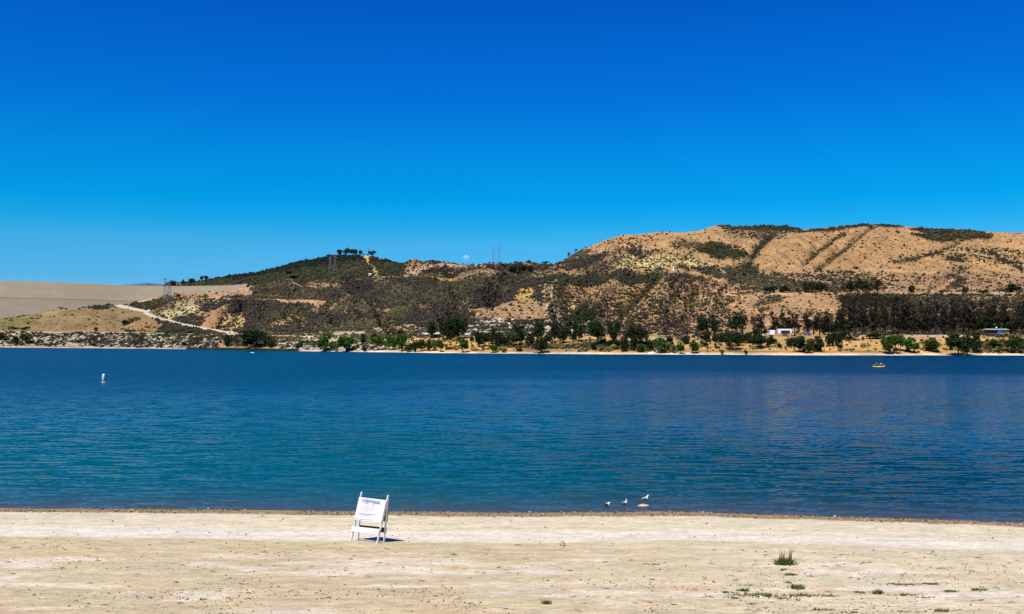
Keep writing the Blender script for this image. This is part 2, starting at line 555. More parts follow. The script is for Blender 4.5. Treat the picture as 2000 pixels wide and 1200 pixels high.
PAINT = [
    # poly, colour (or None), veg, green
    ([(460, 545), (1090, 515), (1100, 560), (1010, 600), (905, 650), (620, 652), (420, 650), (440, 598)], (112, 98, 76), .97, .12),
    ([(1040, 520), (1100, 500), (1500, 520), (1500, 560), (1040, 570)], (128, 110, 80), .85, .3),
    ([(1050, 545), (1400, 530), (1490, 560), (1460, 610), (1420, 660), (1100, 660), (1060, 600)], (190, 150, 102), .34, .12),
    ([(1085, 522), (1130, 490), (1205, 458), (1393, 430), (2500, 420), (2500, 545), (1500, 548), (1440, 525), (1300, 530), (1200, 535)], (182, 144, 98), .08, .2),
    ([(1070, 522), (1100, 500), (1160, 480), (1240, 476), (1330, 502), (1385, 527), (1300, 533), (1080, 540)], (150, 118, 84), .72, .05),
    ([(1220, 500), (1330, 500), (1385, 512), (1378, 530), (1195, 528)], (206, 180, 120), .30, .3),
    ([(1140, 488), (1215, 462), (1300, 460), (1280, 472), (1160, 500)], (190, 150, 106), .25, .1),
    ([(1310, 480), (1345, 475), (1400, 477), (1450, 490), (1482, 500), (1450, 504), (1400, 503), (1350, 492)], (100, 95, 60), .92, .9),
    ([(1300, 478), (1345, 474), (1380, 476), (1360, 492), (1330, 490)], (120, 100, 80), .8, .1),
    ([(1393, 440), (1572, 441), (1570, 452), (1520, 463), (1495, 475), (1440, 470), (1415, 455)], (130, 108, 80), .62, .2),
    ([(1400, 440), (1550, 440), (1560, 448), (1500, 451), (1430, 449)], (70, 60, 45), .95, .4),
    ([(1765, 445), (1880, 448), (1945, 457), (1930, 463), (1880, 470), (1840, 472), (1800, 460)], (50, 48, 34), .99, .5),
    ([(1560, 452), (1640, 444), (1690, 438), (1770, 440), (1765, 444), (1690, 443), (1610, 455)], (120, 90, 60), .75, .3),
    ([(1850, 490), (1900, 480), (2010, 490), (2010, 530), (1940, 520), (1880, 505)], (190, 156, 106), .3, .3),
    ([(1840, 503), (1900, 500), (1895, 512), (1850, 513)], (150, 120, 80), .6, .3),
    ([(1500, 535), (1690, 533), (1725, 560), (1720, 573), (1500, 573), (1440, 560)], (165, 134, 96), .48, .3),
    ([(1700, 535), (2500, 535), (2500, 573), (1720, 573)], (172, 138, 100), .18, .2),
    ([(1860, 530), (1885, 528), (1880, 545), (1850, 573), (1820, 573)], (150, 120, 95), .6, .1),
    ([(1855, 545), (1862, 545), (1830, 573), (1812, 573)], (210, 155, 105), .02, .1),
    ([(1460, 572), (1660, 573), (1650, 606), (1620, 660), (1430, 660), (1420, 600)], (184, 145, 100), .08, .3),
    ([(1500, 578), (1522, 580), (1530, 592), (1470, 595)], (150, 120, 90), .5, .1),
    ([(1640, 576), (2010, 576), (2500, 580), (2500, 606), (1650, 603)], (104, 90, 62), .46, .45),
    ([(1640, 604), (2500, 606), (2500, 654), (1640, 654)], (150, 116, 84), .35, .2),
    ([(1890, 579), (1940, 582), (1960, 590), (1905, 588)], (180, 150, 105), .3, .3),
    ([(1930, 575), (1990, 573), (2000, 590), (1950, 600)], (170, 130, 100), .5, .1),
    ([(1500, 572), (2500, 573), (2500, 575.5), (1500, 574.5)], (196, 158, 118), .0, .3),
    ([(1130, 598), (1155, 596), (1150, 625), (1145, 645), (1092, 645), (1105, 622)], (70, 85, 40), .93, 1),
    ([(1035, 545), (1300, 532), (1300, 545), (1220, 555), (1140, 560), (1045, 558)], (90, 92, 66), .92, .6),
    ([(1010, 568), (1040, 562), (1052, 572), (1030, 590), (1008, 592)], (196, 160, 90), .2, .5),
    ([(915, 606), (1000, 592), (1042, 584), (1062, 600), (1064, 622), (1000, 628), (910, 618)], (172, 138, 98), .12, .2),
    ([(1052, 575), (1080, 565), (1116, 580), (1115, 607), (1092, 628), (1062, 605)], (202, 178, 128), .38, .2),
    ([(1185, 548), (1205, 548), (1212, 556), (1185, 558)], (204, 174, 96), .2, .3),
    ([(1270, 570), (1330, 570), (1335, 590), (1280, 605)], (204, 168, 108), .35, .2),
    ([(1355, 575), (1410, 575), (1405, 592), (1360, 598)], (198, 160, 104), .35, .2),
    ([(1180, 610), (1215, 610), (1205, 628), (1180, 625)], (196, 150, 106), .3, .1),
    ([(1270, 525), (1480, 518), (1500, 545), (1440, 552), (1300, 545)], (120, 104, 78), .75, .3),
    ([(1300, 524), (1345, 528), (1420, 548), (1410, 553), (1340, 535), (1290, 534)], (206, 160, 106), .05, .2),
    ([(905, 625), (1000, 627), (1100, 632), (1160, 645), (1100, 659), (915, 659)], (178, 154, 122), .55, .2),
    ([(870, 610), (925, 612), (912, 625), (875, 628)], (90, 85, 50), .9, .4),
    ([(800, 652), (830, 645), (835, 640), (820, 638), (780, 650)], (194, 148, 102), .05, .2),
    ([(720, 640), (770, 634), (850, 634), (820, 645), (790, 656), (730, 656)], (190, 165, 125), .35, .3),
    ([(655, 649), (710, 648), (715, 655), (655, 656)], (190, 180, 160), .02, .3),
    ([(590, 652), (650, 646), (720, 645), (720, 648), (650, 650), (600, 660)], (160, 145, 95), .3, .6),
    ([(445, 600), (420, 625), (410, 648), (380, 640), (415, 605)], (186, 142, 104), .06, .2),
    ([(410, 642), (430, 618), (465, 612), (480, 640), (450, 648)], (196, 168, 108), .3, .2),
    ([(500, 640), (530, 625), (570, 610), (580, 620), (560, 640)], (178, 142, 104), .34, .1),
    ([(570, 615), (595, 618), (600, 640), (575, 640)], (178, 142, 104), .36, .1),
    ([(512, 586), (630, 586), (640, 598), (625, 597), (545, 592)], (196, 152, 108), .06, .2),
    ([(480, 584), (515, 584), (515, 587), (480, 587)], (196, 152, 108), .06, .2),
    ([(630, 590), (652, 605), (650, 612), (632, 600)], (150, 135, 85), .3, .7),
    ([(725, 606), (760, 603), (762, 610), (735, 612)], (190, 145, 108), .1, .2),
    ([(670, 622), (690, 618), (720, 622), (705, 632), (670, 634)], (192, 158, 110), .35, .2),
    ([(598, 553), (650, 553), (668, 562), (605, 564)], (170, 130, 100), .25, .2),
    ([(660, 548), (740, 540), (740, 544), (690, 548)], (192, 155, 110), .1, .3),
    ([(690, 566), (705, 570), (690, 574)], (120, 120, 50), .3, 1),
    ([(310, 562), (500, 530), (655, 490), (700, 498), (800, 515), (800, 530), (785, 542), (700, 540), (560, 548), (480, 556)], (44, 50, 42), .99, .75),
    ([(660, 507), (700, 508), (715, 530), (665, 530)], (60, 58, 50), .95, .4),
    ([(735, 505), (775, 515), (760, 520), (730, 512)], (80, 72, 60), .9, .2),
    ([(655, 490), (735, 496), (742, 503), (715, 502), (690, 498), (655, 499)], (210, 180, 145), .1, .2),
    ([(703, 498), (716, 499), (722, 515), (732, 522), (740, 539), (731, 540), (726, 522), (716, 516)], (216, 186, 118), .0, .3),
    ([(470, 532), (490, 531), (488, 534), (470, 534)], (200, 170, 130), .1, .3),
    ([(782, 542), (790, 522), (830, 520), (870, 513), (885, 518), (850, 524), (850, 530), (810, 536), (790, 545)], (192, 152, 120), .3, .2),
    ([(860, 514), (900, 518), (900, 522), (860, 520)], (196, 156, 122), .2, .2),
    ([(920, 528), (985, 526), (990, 540), (960, 540), (930, 534)], (190, 150, 112), .25, .2),
    ([(840, 530), (935, 530), (935, 540), (850, 542)], (140, 122, 90), .7, .4),
    ([(845, 545), (900, 543), (900, 552), (855, 553)], (188, 148, 98), .1, .5),
    ([(790, 542), (845, 541), (850, 552), (800, 552)], (112, 112, 72), .75, .8),
    # left field, tracks and banks
    ([(-500, 623), (30, 622), (75, 608), (110, 602), (170, 598), (285, 606), (330, 635), (310, 650), (-500, 648)], (146, 122, 80), .05, .3),
    ([(-500, 622), (62, 622), (60, 641), (-500, 646)], (128, 120, 68), .08, .6),
    ([(90, 604), (160, 602), (120, 612), (70, 620)], (168, 144, 78), .03, .6),
    ([(150, 593), (180, 592), (215, 596), (214, 604), (165, 604)], (56, 62, 46), .98, .7),
    ([(242, 628), (270, 620), (262, 632), (235, 638)], (80, 76, 50), .8, .5),
    ([(268, 618), (300, 622), (330, 640), (310, 646), (235, 646), (240, 634)], (158, 124, 86), .1, .3),
    ([(225, 590), (330, 572), (480, 558), (505, 562), (480, 578), (400, 582), (330, 580), (290, 600), (240, 597)], (190, 150, 116), .10, .2),
    ([(240, 598), (290, 588), (345, 580), (400, 578), (400, 582), (350, 584), (320, 596), (290, 610), (255, 604)], (84, 80, 68), .85, .4),
    ([(315, 612), (350, 588), (372, 584), (392, 600), (398, 610), (365, 622), (330, 625)], (204, 184, 134), .22, .4),
    ([(335, 622), (380, 618), (385, 632), (340, 634)], (150, 124, 92), .6, .1),
    ([(385, 586), (420, 586), (425, 600), (400, 602)], (120, 115, 75), .5, .8),
    ([(320, 638), (400, 645), (410, 652), (320, 650)], (60, 66, 46), .9, .6),
    # lake bank with loose rock on the left
    ([(-500, 652), (180, 652), (420, 657), (430, 690), (-500, 690)], (186, 168, 146), .40, .3),
    ([(250, 650), (450, 656), (452, 664), (250, 662)], (130, 120, 78), .55, .7),
    ([(350, 662), (445, 662), (450, 678), (370, 676)], (190, 148, 102), .12, .3),
    ([(540, 660), (800, 662), (800, 690), (540, 690)], (190, 166, 128), .25, .3),
    # picnic terrace
    ([(800, 657.5), (1120, 657.5), (1120, 694), (800, 694)], (204, 158, 92), .10, .4),
    ([(1100, 657.5), (2500, 657), (2500, 696), (1100, 696)], (202, 162, 102), .03, .4),
    ([(1030, 672), (1280, 674), (1280, 690), (1030, 688)], (160, 128, 84), .45, .3),
    ([(1540, 658), (1600, 662), (1580, 668), (1520, 668)], (180, 170, 80), .05, .8),
    ([(1900, 672), (2500, 672), (2500, 690), (1900, 690)], (170, 136, 90), .4, .2),
    # asphalt service road along the terrace
    ([(1660, 655), (1880, 655), (1880, 658), (1660, 657.2)], (190, 182, 172), .0, .3),
    ([(1250, 656), (1345, 656), (1350, 660), (1250, 660)], (150, 148, 132), .0, .3),
]
for poly, c, vg, gr in PAINT:
    pa = np.array(poly, float); pb = np.roll(pa, -1, 0)
    wd_ = abs(np.sum(pa[:, 0] * pb[:, 1] - pb[:, 0] * pa[:, 1])) / np.sum(np.hypot(*(pb - pa).T)); jf = min(1.0, max(.10, (wd_ - 1) / 15.0))
    mk = inside(PX + jnx * jf + hf * 3, PYg + jny * jf + hf * 2 * jf, poly)
    if c is not None: COL[mk] = alb(*c)
    VEG[mk] = vg; GRN[mk] = gr
for poly, w, dep in GULLIES[:7]:
    d = seg_dist(PX, PYg, poly) + fbm(TX / 8, TD / 8, 71, 3) * 2.5
    mk = d < w * .38
    VEG[mk] = np.maximum(VEG[mk], .85); COL[mk] = alb(96, 86, 62); GRN[mk] = .5
for poly, w, c in [([(500, 586), (560, 587), (642, 590)], 1.5, (196, 154, 112)), ([(690, 547), (760, 541), (850, 541)], 1.1, (186, 150, 108)), ([(1093, 532), (1185, 533)], 1.2, (140, 132, 84)),
                   ([(1210, 541), (1300, 533), (1332, 532)], 1.2, (190, 150, 108)), ([(1500, 573.5), (2400, 574.5)], 1.2, (196, 158, 118)), ([(1690, 527), (1780, 530), (1862, 533)], .9, (196, 160, 116)),
                   ([(1368, 505), (1420, 535)], 1.8, (206, 176, 136)), ([(1330, 528), (1420, 552)], 1.3, (196, 154, 110)), ([(340, 582), (480, 584)], 1.1, (196, 156, 116)), ([(430, 640), (462, 612)], 2.2, (200, 168, 110)),
                   ([(1830, 573), (1866, 545)], 2.0, (206, 154, 108)), ([(235, 602), (262, 592), (300, 584)], 1.1, (196, 168, 120)), ([(1880, 450), (1850, 500), (1800, 530)], 1.0, (150, 116, 78)),
                   ([(1560, 470), (1530, 500), (1500, 528)], 1.6, (150, 112, 78)), ([(1770, 470), (1730, 500), (1690, 525)], 1.3, (156, 120, 84))]:
    mk = seg_dist(PX, PYg + hf * 1.0, poly) < w
    COL[mk] = alb(*c); VEG[mk] *= .15
# pale strand at the waterline on the right
mk = (SIg < 2.03) & (PX > 540 + fbm(TX / 30, TD / 30, 5, 2) * 60)
COL[mk] = alb(226, 208, 184); VEG[mk] = 0
mk = (SIg > 2.11) & (SIg < 2.15) & (PX > 1330) & (PX < 1760)
COL[mk] = alb(90, 70, 48)



def blur2(a, n=2):
    for _ in range(n):
        b_ = a.copy(); b_[1:-1] = (a[:-2] + 2 * a[1:-1] + a[2:]) / 4; a = b_
        b_ = a.copy(); b_[:, 1:-1] = (a[:, :-2] + 2 * a[:, 1:-1] + a[:, 2:]) / 4; a = b_
    return a


# soil shows on the spurs, scrub fills the gullies
relief = np.clip(dz / (1e-6 + 7.0), -1.6, 1.6) * (m_low + m_mid + m_up).clip(0, 1) * (1 - field)
dkh = (PX < 800) & (SIg > 8.0) & (PX > 318)
spur = (1 - dkh) * smooth(.1, .7, relief + .25 * fbm(TX / 16, TD / 20, 171, 3))
gul = smooth(.2, 1.0, -relief)
scrubby = smooth(.25, .6, VEG) * (1 - smooth(.78, .88, VEG) * (PX > 1060) * (PYg < 530))
VEG = VEG * (1 - .62 * spur * scrubby * smooth(-.5, .4, fbm(TX / 40, TD / 50, 181, 3))) + .30 * gul * scrubby
COL = COL * (1 - (.5 * spur * scrubby)[..., None]) + np.array(alb(176, 146, 104)) * (.5 * spur * scrubby)[..., None]
COL = blur2(COL, 3); VEG = blur2(VEG, 2); GRN = blur2(GRN, 3)
VEG = VEG * np.clip(1 + fbm(TX / 18, TD / 26, 81, 3) * .5, 0.2, 1.3)
VEG = np.clip(VEG, 0, 1)
# dry-grass streaks and bare patches
streak = fbm((TX + TD * .4) / 6, TD / 40, 101, 4)
COL = COL * (1 + .40 * streak[..., None] + .16 * fbm(TX / 45, TD / 70, 111, 3)[..., None])
warm = fbm(TX / 60, TD / 90, 121, 3)[..., None]
COL = COL * (1 + warm * np.array([.03, .0, -.10]))
# darken the soil where scrub stands thick
scr = np.array(alb(84, 74, 56))
w_ = (smooth(.55, 1.0, VEG) * .72)[..., None]
COLp = COL * (1 - w_) + scr * w_

# roads drawn on the ground in photo space -> their own faces
ROADS = {
    'dirt_road': ([[(203, 592.0), (222, 595), (243, 600), (262, 604), (281, 607.5)],
                   [(290, 606.5), (283, 611), (300, 619), (330, 628), (365, 636.5), (400, 643), (440, 650), (470, 652.5)]], 2.8, (204, 190, 170)),
    'shore_road': ([[(-480, 645), (0, 648.3), (120, 649.6), (250, 650.3), (330, 652), (460, 655), (620, 657.5)]], 1.1, (188, 178, 150)),
    'hill_track': ([[(571, 552), (583, 558), (594, 564)]], 1.8, (206, 184, 156)),
    'sand_path': ([[(1285, 681), (1277, 687), (1268, 691)]], 3.0, (236, 224, 206)),
    'terrace_road': ([[(575, 657.5), (620, 661), (655, 664), (672, 665)]], 1.6, (216, 192, 164)),
}
road_id = np.zeros((NR, NC), int)
for i, (nm, (pls, hw, c)) in enumerate(ROADS.items()):
    for pl in pls:
        d = seg_dist(PX, PYg, pl)
        mk = (d < hw * (1 + .15 * fbm(TX / 9, TD / 9, 131, 2))) & VIS
        road_id[mk] = i + 1
        COLp[mk] = alb(*c); VEG[mk] = 0
COLp = np.clip(COLp, .004, .8)
TV = np.stack([TX, TD, TZ], -1).reshape(-1, 3)
idx = np.arange(NR * NC).reshape(NR, NC)
Q = np.stack([idx[:-1, :-1], idx[:-1, 1:], idx[1:, 1:], idx[1:, :-1]], -1).reshape(-1, 4)
rid = road_id[:-1, :-1].reshape(-1)
Cflat = COLp.reshape(-1, 3)


def submesh(mask, name, mat):
    q = Q[mask]; used, inv = np.unique(q, return_inverse=True)
    return mesh_np(name, TV[used], inv.reshape(q.shape), mat, colors=Cflat[used], smooth_=True)


tag(submesh(rid == 0, 'hills', M_hill), kind='structure')
for i, nm in enumerate(ROADS):
    if (rid == i + 1).any():
        tag(submesh(rid == i + 1, nm, M_road), kind='structure')

# far mountain ridge behind the dam; haze painted in as its bluish colour
mx = np.linspace(120, 420, 90)
my = np.interp(mx, [120, 200, 235, 262, 285, 310, 340, 420], [575, 558.6, 557.5, 554.5, 553, 554.8, 556.5, 575]) + fbm(mx / 12, mx * 0, 3, 3) * .8
DM = 9000
rows = []
for k, (dd, fz) in enumerate([(-900, 0.0), (-450, .55), (0, 1.0), (700, .3)]):
    D_ = DM + dd; top = HC + (HZ - my) / F * DM
    rows.append(np.stack([(mx - 1000) / F * DM + fbm(mx / 9, mx * 0 + k, 8, 2) * 60 * (k % 2), np.full_like(mx, D_), top * fz + (1 - fz) * 20], -1))
V = np.concatenate(rows); n = len(mx)
Fc = [(r * n + i, r * n + i + 1, (r + 1) * n + i + 1, (r + 1) * n + i) for r in range(3) for i in range(n - 1)]
tag(mesh_np('mountains', V, np.array(Fc), simple('hazed_chaparral', alb(92, 112, 122), .95, .2, .002), smooth_=True), kind='structure')

# ------------------------------------------------------------------ the dam: one long straight rock-faced embankment
cx = np.array([-620, -300, 0, 130, 260, 350, 420, 482]); cy = np.array([544, 546, 548.3, 552, 558.4, 559.2, 558.2, 556.6])
CRZ = 71.0
cD = (CRZ - HC) * F / (HZ - cy)
u = np.linspace(0, 1, 260)
xx = np.interp(u, np.linspace(0, 1, len(cx)), cx)
yy = smooth1(np.interp(xx, cx, cy), 31)
DDm = (CRZ - HC) * F / (HZ - yy)
PXm = (xx - 1000) / F * DDm
rowsV = []; nrow = 50
toe_off = 165.0
colsC = []
for r in range(nrow):
    t = r / (nrow - 1)
    z_ = CRZ - t * 52 ; off = t * toe_off
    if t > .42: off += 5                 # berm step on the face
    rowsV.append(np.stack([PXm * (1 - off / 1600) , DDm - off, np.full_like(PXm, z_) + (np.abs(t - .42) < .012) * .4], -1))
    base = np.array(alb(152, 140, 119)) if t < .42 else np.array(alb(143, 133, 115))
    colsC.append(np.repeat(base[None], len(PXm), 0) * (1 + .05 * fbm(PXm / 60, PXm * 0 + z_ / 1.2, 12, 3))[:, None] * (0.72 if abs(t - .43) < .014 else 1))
crest_back = np.stack([PXm, DDm + 10, np.full_like(PXm, CRZ)], -1)
rear = np.stack([PXm, DDm + 90, np.full_like(PXm, 30)], -1)
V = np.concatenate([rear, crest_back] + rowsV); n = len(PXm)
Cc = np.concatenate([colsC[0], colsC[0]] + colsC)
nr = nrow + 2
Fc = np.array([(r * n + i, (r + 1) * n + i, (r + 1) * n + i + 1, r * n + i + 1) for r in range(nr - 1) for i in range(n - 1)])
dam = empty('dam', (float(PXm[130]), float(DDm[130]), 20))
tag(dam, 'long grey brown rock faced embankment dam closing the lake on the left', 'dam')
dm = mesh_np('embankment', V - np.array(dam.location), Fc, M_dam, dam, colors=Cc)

# ------------------------------------------------------------------ near beach and lake bed
sh_px = [-900, 0, 300, 700, 1000, 1180, 1300, 1500, 1700, 2000, 2900]
sh_py = [990, 992, 994, 999, 1001.5, 1001, 999, 1005, 1012, 1023, 1055]
_D = HC * F / (np.array(sh_py) - HZ)
SH_X = (np.array(sh_px) - 1000) / F * _D; SH_D = _D


def shore_D(X):
    X = np.asarray(X, float)
    return np.interp(X, SH_X, SH_D) + .16 * fbm(X / 2.1, X * 0, 4, 4)


def beach_z(X, Y, rough=True):
    X = np.asarray(X, float); Y = np.asarray(Y, float)
    s = shore_D(X) - Y                                  # metres inland from the waterline
    z = np.where(s < 0, s * .09, np.where(s < 1.2, s * .055, .066 + (s - 1.2) * .018))
    z = z + .02 * smooth(1.3, 1.7, s) - .012 * smooth(3.0, 4.2, s) * (1 - smooth(5.6, 6.4, s)) + .035 * smooth(5.9, 6.6, s)
    z = z + 4.2 * smooth(12, -8, Y)
    if rough:
        r = smooth(5.6, 7, s)
        z = z + (fbm(X / 2.2, Y / .8, 14, 4) * .035 * (.3 + .7 * r) + fbm(X / .25, Y / .16, 15, 3) * .009 * (.25 + r)) * smooth(-.5, .4, s)
    return z


def beach_at(px, py):
    D = 30.0
    for _ in range(30):
        X = (px - 1000) / F * D
        z = float(beach_z(X, D))
        D = .5 * D + .5 * (HC - z) * F / (py - HZ)
    X = (px - 1000) / F * D
    return Vector((X, D, float(beach_z(X, D))))


ys = np.concatenate([np.linspace(-12, 19, 25), np.linspace(19.2, 30, 170), np.linspace(30.05, 38.5, 150), np.linspace(38.8, 60, 20), [80, 130]])
xu = np.linspace(-1, 1, 560)
YY = np.repeat(ys[:, None], len(xu), 1)
XX = xu[None, :] * (17 + np.abs(YY) * .42) * 1.25
ZZ = beach_z(XX, YY)
ZZ = np.maximum(ZZ, -4)
s_in = shore_D(XX) - YY
nB = XX.size
idb = np.arange(nB).reshape(XX.shape)
Qb = np.stack([idb[:-1, :-1], idb[:-1, 1:], idb[1:, 1:], idb[1:, :-1]], -1).reshape(-1, 4)
smoothC = np.array(alb(233, 219, 187)); bandC = np.array(alb(241, 231, 210))
roughC = np.array(alb(216, 198, 160)); wetC = np.array(alb(168, 144, 104)); bedC = np.array(alb(110, 100, 72))
e1 = fbm(XX / 3.0, YY / .5, 16, 4)
# vehicles' smooth lane fades out to the right, rough ground in front of it
edge = 6.2 - .045 * XX * (XX > 0) + e1 * .55
Cb = np.zeros(XX.shape + (3,)) + smoothC
Bd = (smooth(3.6, 4.6, s_in + e1 * .3) * (1 - smooth(5.6, 6.4, s_in + e1 * .3)))[..., None]
Cb = Cb * (1 - Bd) + bandC * Bd
R = smooth(-.25, .35, s_in - edge)[..., None] * (1 - .65 * smooth(-2, 10, XX))[..., None]
Cb = Cb * (1 - R) + roughC * R
# pale drifts over the rough ground
Pm = (smooth(.02, .42, fbm(XX / 2.6, YY / .75, 18, 5)) * smooth(7.2, 9.5, s_in))[..., None] * .85
Cb = Cb * (1 - Pm) + np.array(alb(240, 226, 204)) * Pm
Om = (smooth(.15, .45, fbm(XX / 1.5 + 7, YY / .45, 19, 4)) * smooth(6.2, 7.5, s_in))[..., None] * .5
Cb = Cb * (1 - Om) + np.array(alb(218, 184, 140)) * Om
Ls = fbm(XX / 9, YY / .13, 26, 3) * .6 + fbm(XX / 4, YY / .3, 27, 3) * .4
Cb = Cb * (1 + .11 * Ls[..., None])
Wm = (1 - smooth(.95, 1.25, s_in + e1 * .35))[..., None]
Cb = Cb * (1 - Wm) + wetC * (1 + .15 * fbm(XX / .6, YY / .2, 20, 3))[..., None] * Wm
Um = (1 - smooth(-.3, .12, s_in))[..., None]
Cb = Cb * (1 - Um) + bedC * Um
M_sand = None
m, nt, b = nmat('beach_sand')
at = N(nt, 'ShaderNodeAttribute', attribute_name='tone'); geo = N(nt, 'ShaderNodeNewGeometry')
c = at.outputs['Color']
mp = N(nt, 'ShaderNodeMapping'); nt.links.new(geo.outputs['Position'], mp.inputs['Vector']); mp.inputs['Scale'].default_value = (.45, 1.5, 1)
for sc_, am, vecn in ((1.6, .14, mp), (7.0, .22, mp), (26.0, .19, None), (90.0, .14, None)):
    n_ = N(nt, 'ShaderNodeTexNoise', i_Scale=sc_, i_Detail=4.0, i_Roughness=.6)
    nt.links.new((vecn.outputs[0] if vecn else geo.outputs['Position']), n_.inputs['Vector'])
    v = rampf(nt, n_.outputs['Fac'], .32, .68)
    mr = N(nt, 'ShaderNodeMapRange'); nt.links.new(v, mr.inputs['Value'])
    mr.inputs['To Min'].default_value = 1 - am; mr.inputs['To Max'].default_value = 1 + am * .5
    cx_ = N(nt, 'ShaderNodeVectorMath', operation='SCALE'); nt.links.new(c, cx_.inputs[0]); nt.links.new(mr.outputs[0], cx_.inputs['Scale'])
    c = cx_.outputs[0]
nt.links.new(c, b.inputs['Base Color'])
b.inputs['Roughness'].default_value = .95; b.inputs['Specular IOR Level'].default_value = .15
nb = N(nt, 'ShaderNodeTexNoise', i_Scale=14.0, i_Detail=8.0, i_Roughness=.7)
nt.links.new(geo.outputs['Position'], nb.inputs['Vector'])
bp = N(nt, 'ShaderNodeBump', i_Distance=.035, i_Strength=.8); nt.links.new(nb.outputs['Fac'], bp.inputs['Height']); nt.links.new(bp.outputs[0], b.inputs['Normal'])
M_sand = m
tag(mesh_np('beach', np.stack([XX, YY, ZZ], -1).reshape(-1, 3), Qb, M_sand, colors=np.clip(Cb, .01, .8).reshape(-1, 3), smooth_=True), kind='structure')

# bed of the lake between the two shores
xb = np.linspace(-900, 900, 40); yb = np.linspace(120, 800, 30)
XB, YB = np.meshgrid(xb, yb)
qb = np.arange(XB.size).reshape(XB.shape)
tag(mesh_np('lake_bed', np.stack([XB, YB, np.full_like(XB, -4.5)], -1).reshape(-1, 3),
            np.stack([qb[:-1, :-1], qb[:-1, 1:], qb[1:, 1:], qb[1:, :-1]], -1).reshape(-1, 4), simple('bed_mud', (.03, .04, .04), .9)), kind='structure')
# the ground sheet that carries everything out to the horizon
g = MB(); g.add([(-14000, -3000, -6), (14000, -3000, -6), (14000, 14000, -6), (-14000, 14000, -6)], [(0, 1, 2, 3)])
tag(g.build('ground', simple('dry_plain', alb(170, 140, 100), .95, .2, .01)), kind='structure')

# ------------------------------------------------------------------ water
m, nt, b = nmat('lake_water')
geo = N(nt, 'ShaderNodeNewGeometry')
at = N(nt, 'ShaderNodeAttribute', attribute_name='tone')
b.inputs['Roughness'].default_value = .06
b.inputs['IOR'].default_value = 1.333
b.inputs['Specular IOR Level'].default_value = .38
b.inputs['Specular Tint'].default_value = (.35, .93, 1, 1)
nt.links.new(at.outputs['Color'], b.inputs['Base Color'])


def slope_noise(rot, scx, scy, det, seed, ax, ay, prev):
    """adds a random slope field (x, y) to the normal"""
    mp = N(nt, 'ShaderNodeMapping'); mp.inputs['Rotation'].default_value = (0, 0, math.radians(rot))
    mp.inputs['Scale'].default_value = (scx, scy, 1); mp.inputs['Location'].default_value = (seed, seed * .7, 0)
    nt.links.new(geo.outputs['Position'], mp.inputs['Vector'])
    n_ = N(nt, 'ShaderNodeTexNoise', i_Scale=1.0, i_Detail=det, i_Roughness=.55, i_Distortion=.25)
    n_.noise_dimensions = '2D'
    nt.links.new(mp.outputs[0], n_.inputs['Vector'])
    s_ = N(nt, 'ShaderNodeVectorMath', operation='SUBTRACT'); nt.links.new(n_.outputs['Color'], s_.inputs[0]); s_.inputs[1].default_value = (.5, .5, .5)
    a_ = N(nt, 'ShaderNodeVectorMath', operation='MULTIPLY_ADD'); nt.links.new(s_.outputs[0], a_.inputs[0]); a_.inputs[1].default_value = (ax, ay, 0)
    if prev is None: a_.inputs[2].default_value = (0, 0, 0)
    else: nt.links.new(prev, a_.inputs[2])
    return a_.outputs[0]


WS = .88
v = slope_noise(-13, .30, 1.5, 2, 3, .30 * WS, .55 * WS, None)
v = slope_noise(17, .50, 2.4, 2, 11, .40 * WS, .60 * WS, v)
v = slope_noise(4, 2.4, 6.5, 3, 23, .60 * WS, .75 * WS, v)
# unresolved ripples: the open lake beyond the sheltered shallows is wind-roughened
sp_ = N(nt, 'ShaderNodeSeparateXYZ'); nt.links.new(geo.outputs['Position'], sp_.inputs[0])
rr_ = N(nt, 'ShaderNodeMapRange'); rr_.interpolation_type = 'SMOOTHSTEP'; nt.links.new(sp_.outputs['Y'], rr_.inputs['Value'])
rr_.inputs['From Min'].default_value = 38; rr_.inputs['From Max'].default_value = 190; rr_.inputs['To Min'].default_value = .16; rr_.inputs['To Max'].default_value = .34
# gusts: patches of rougher and calmer water; calmer right at the shore
mp = N(nt, 'ShaderNodeMapping'); mp.inputs['Scale'].default_value = (.012, .03, 1); nt.links.new(geo.outputs['Position'], mp.inputs['Vector'])
gn = N(nt, 'ShaderNodeTexNoise', i_Scale=1.0, i_Detail=3.0); nt.links.new(mp.outputs[0], gn.inputs['Vector'])
gr = N(nt, 'ShaderNodeMapRange'); nt.links.new(rampf(nt, gn.outputs['Fac'], .35, .65), gr.inputs['Value']); gr.inputs['To Min'].default_value = .8; gr.inputs['To Max'].default_value = 1.15
vv = N(nt, 'ShaderNodeVectorMath', operation='SCALE'); nt.links.new(v, vv.inputs[0]); nt.links.new(gr.outputs[0], vv.inputs['Scale'])
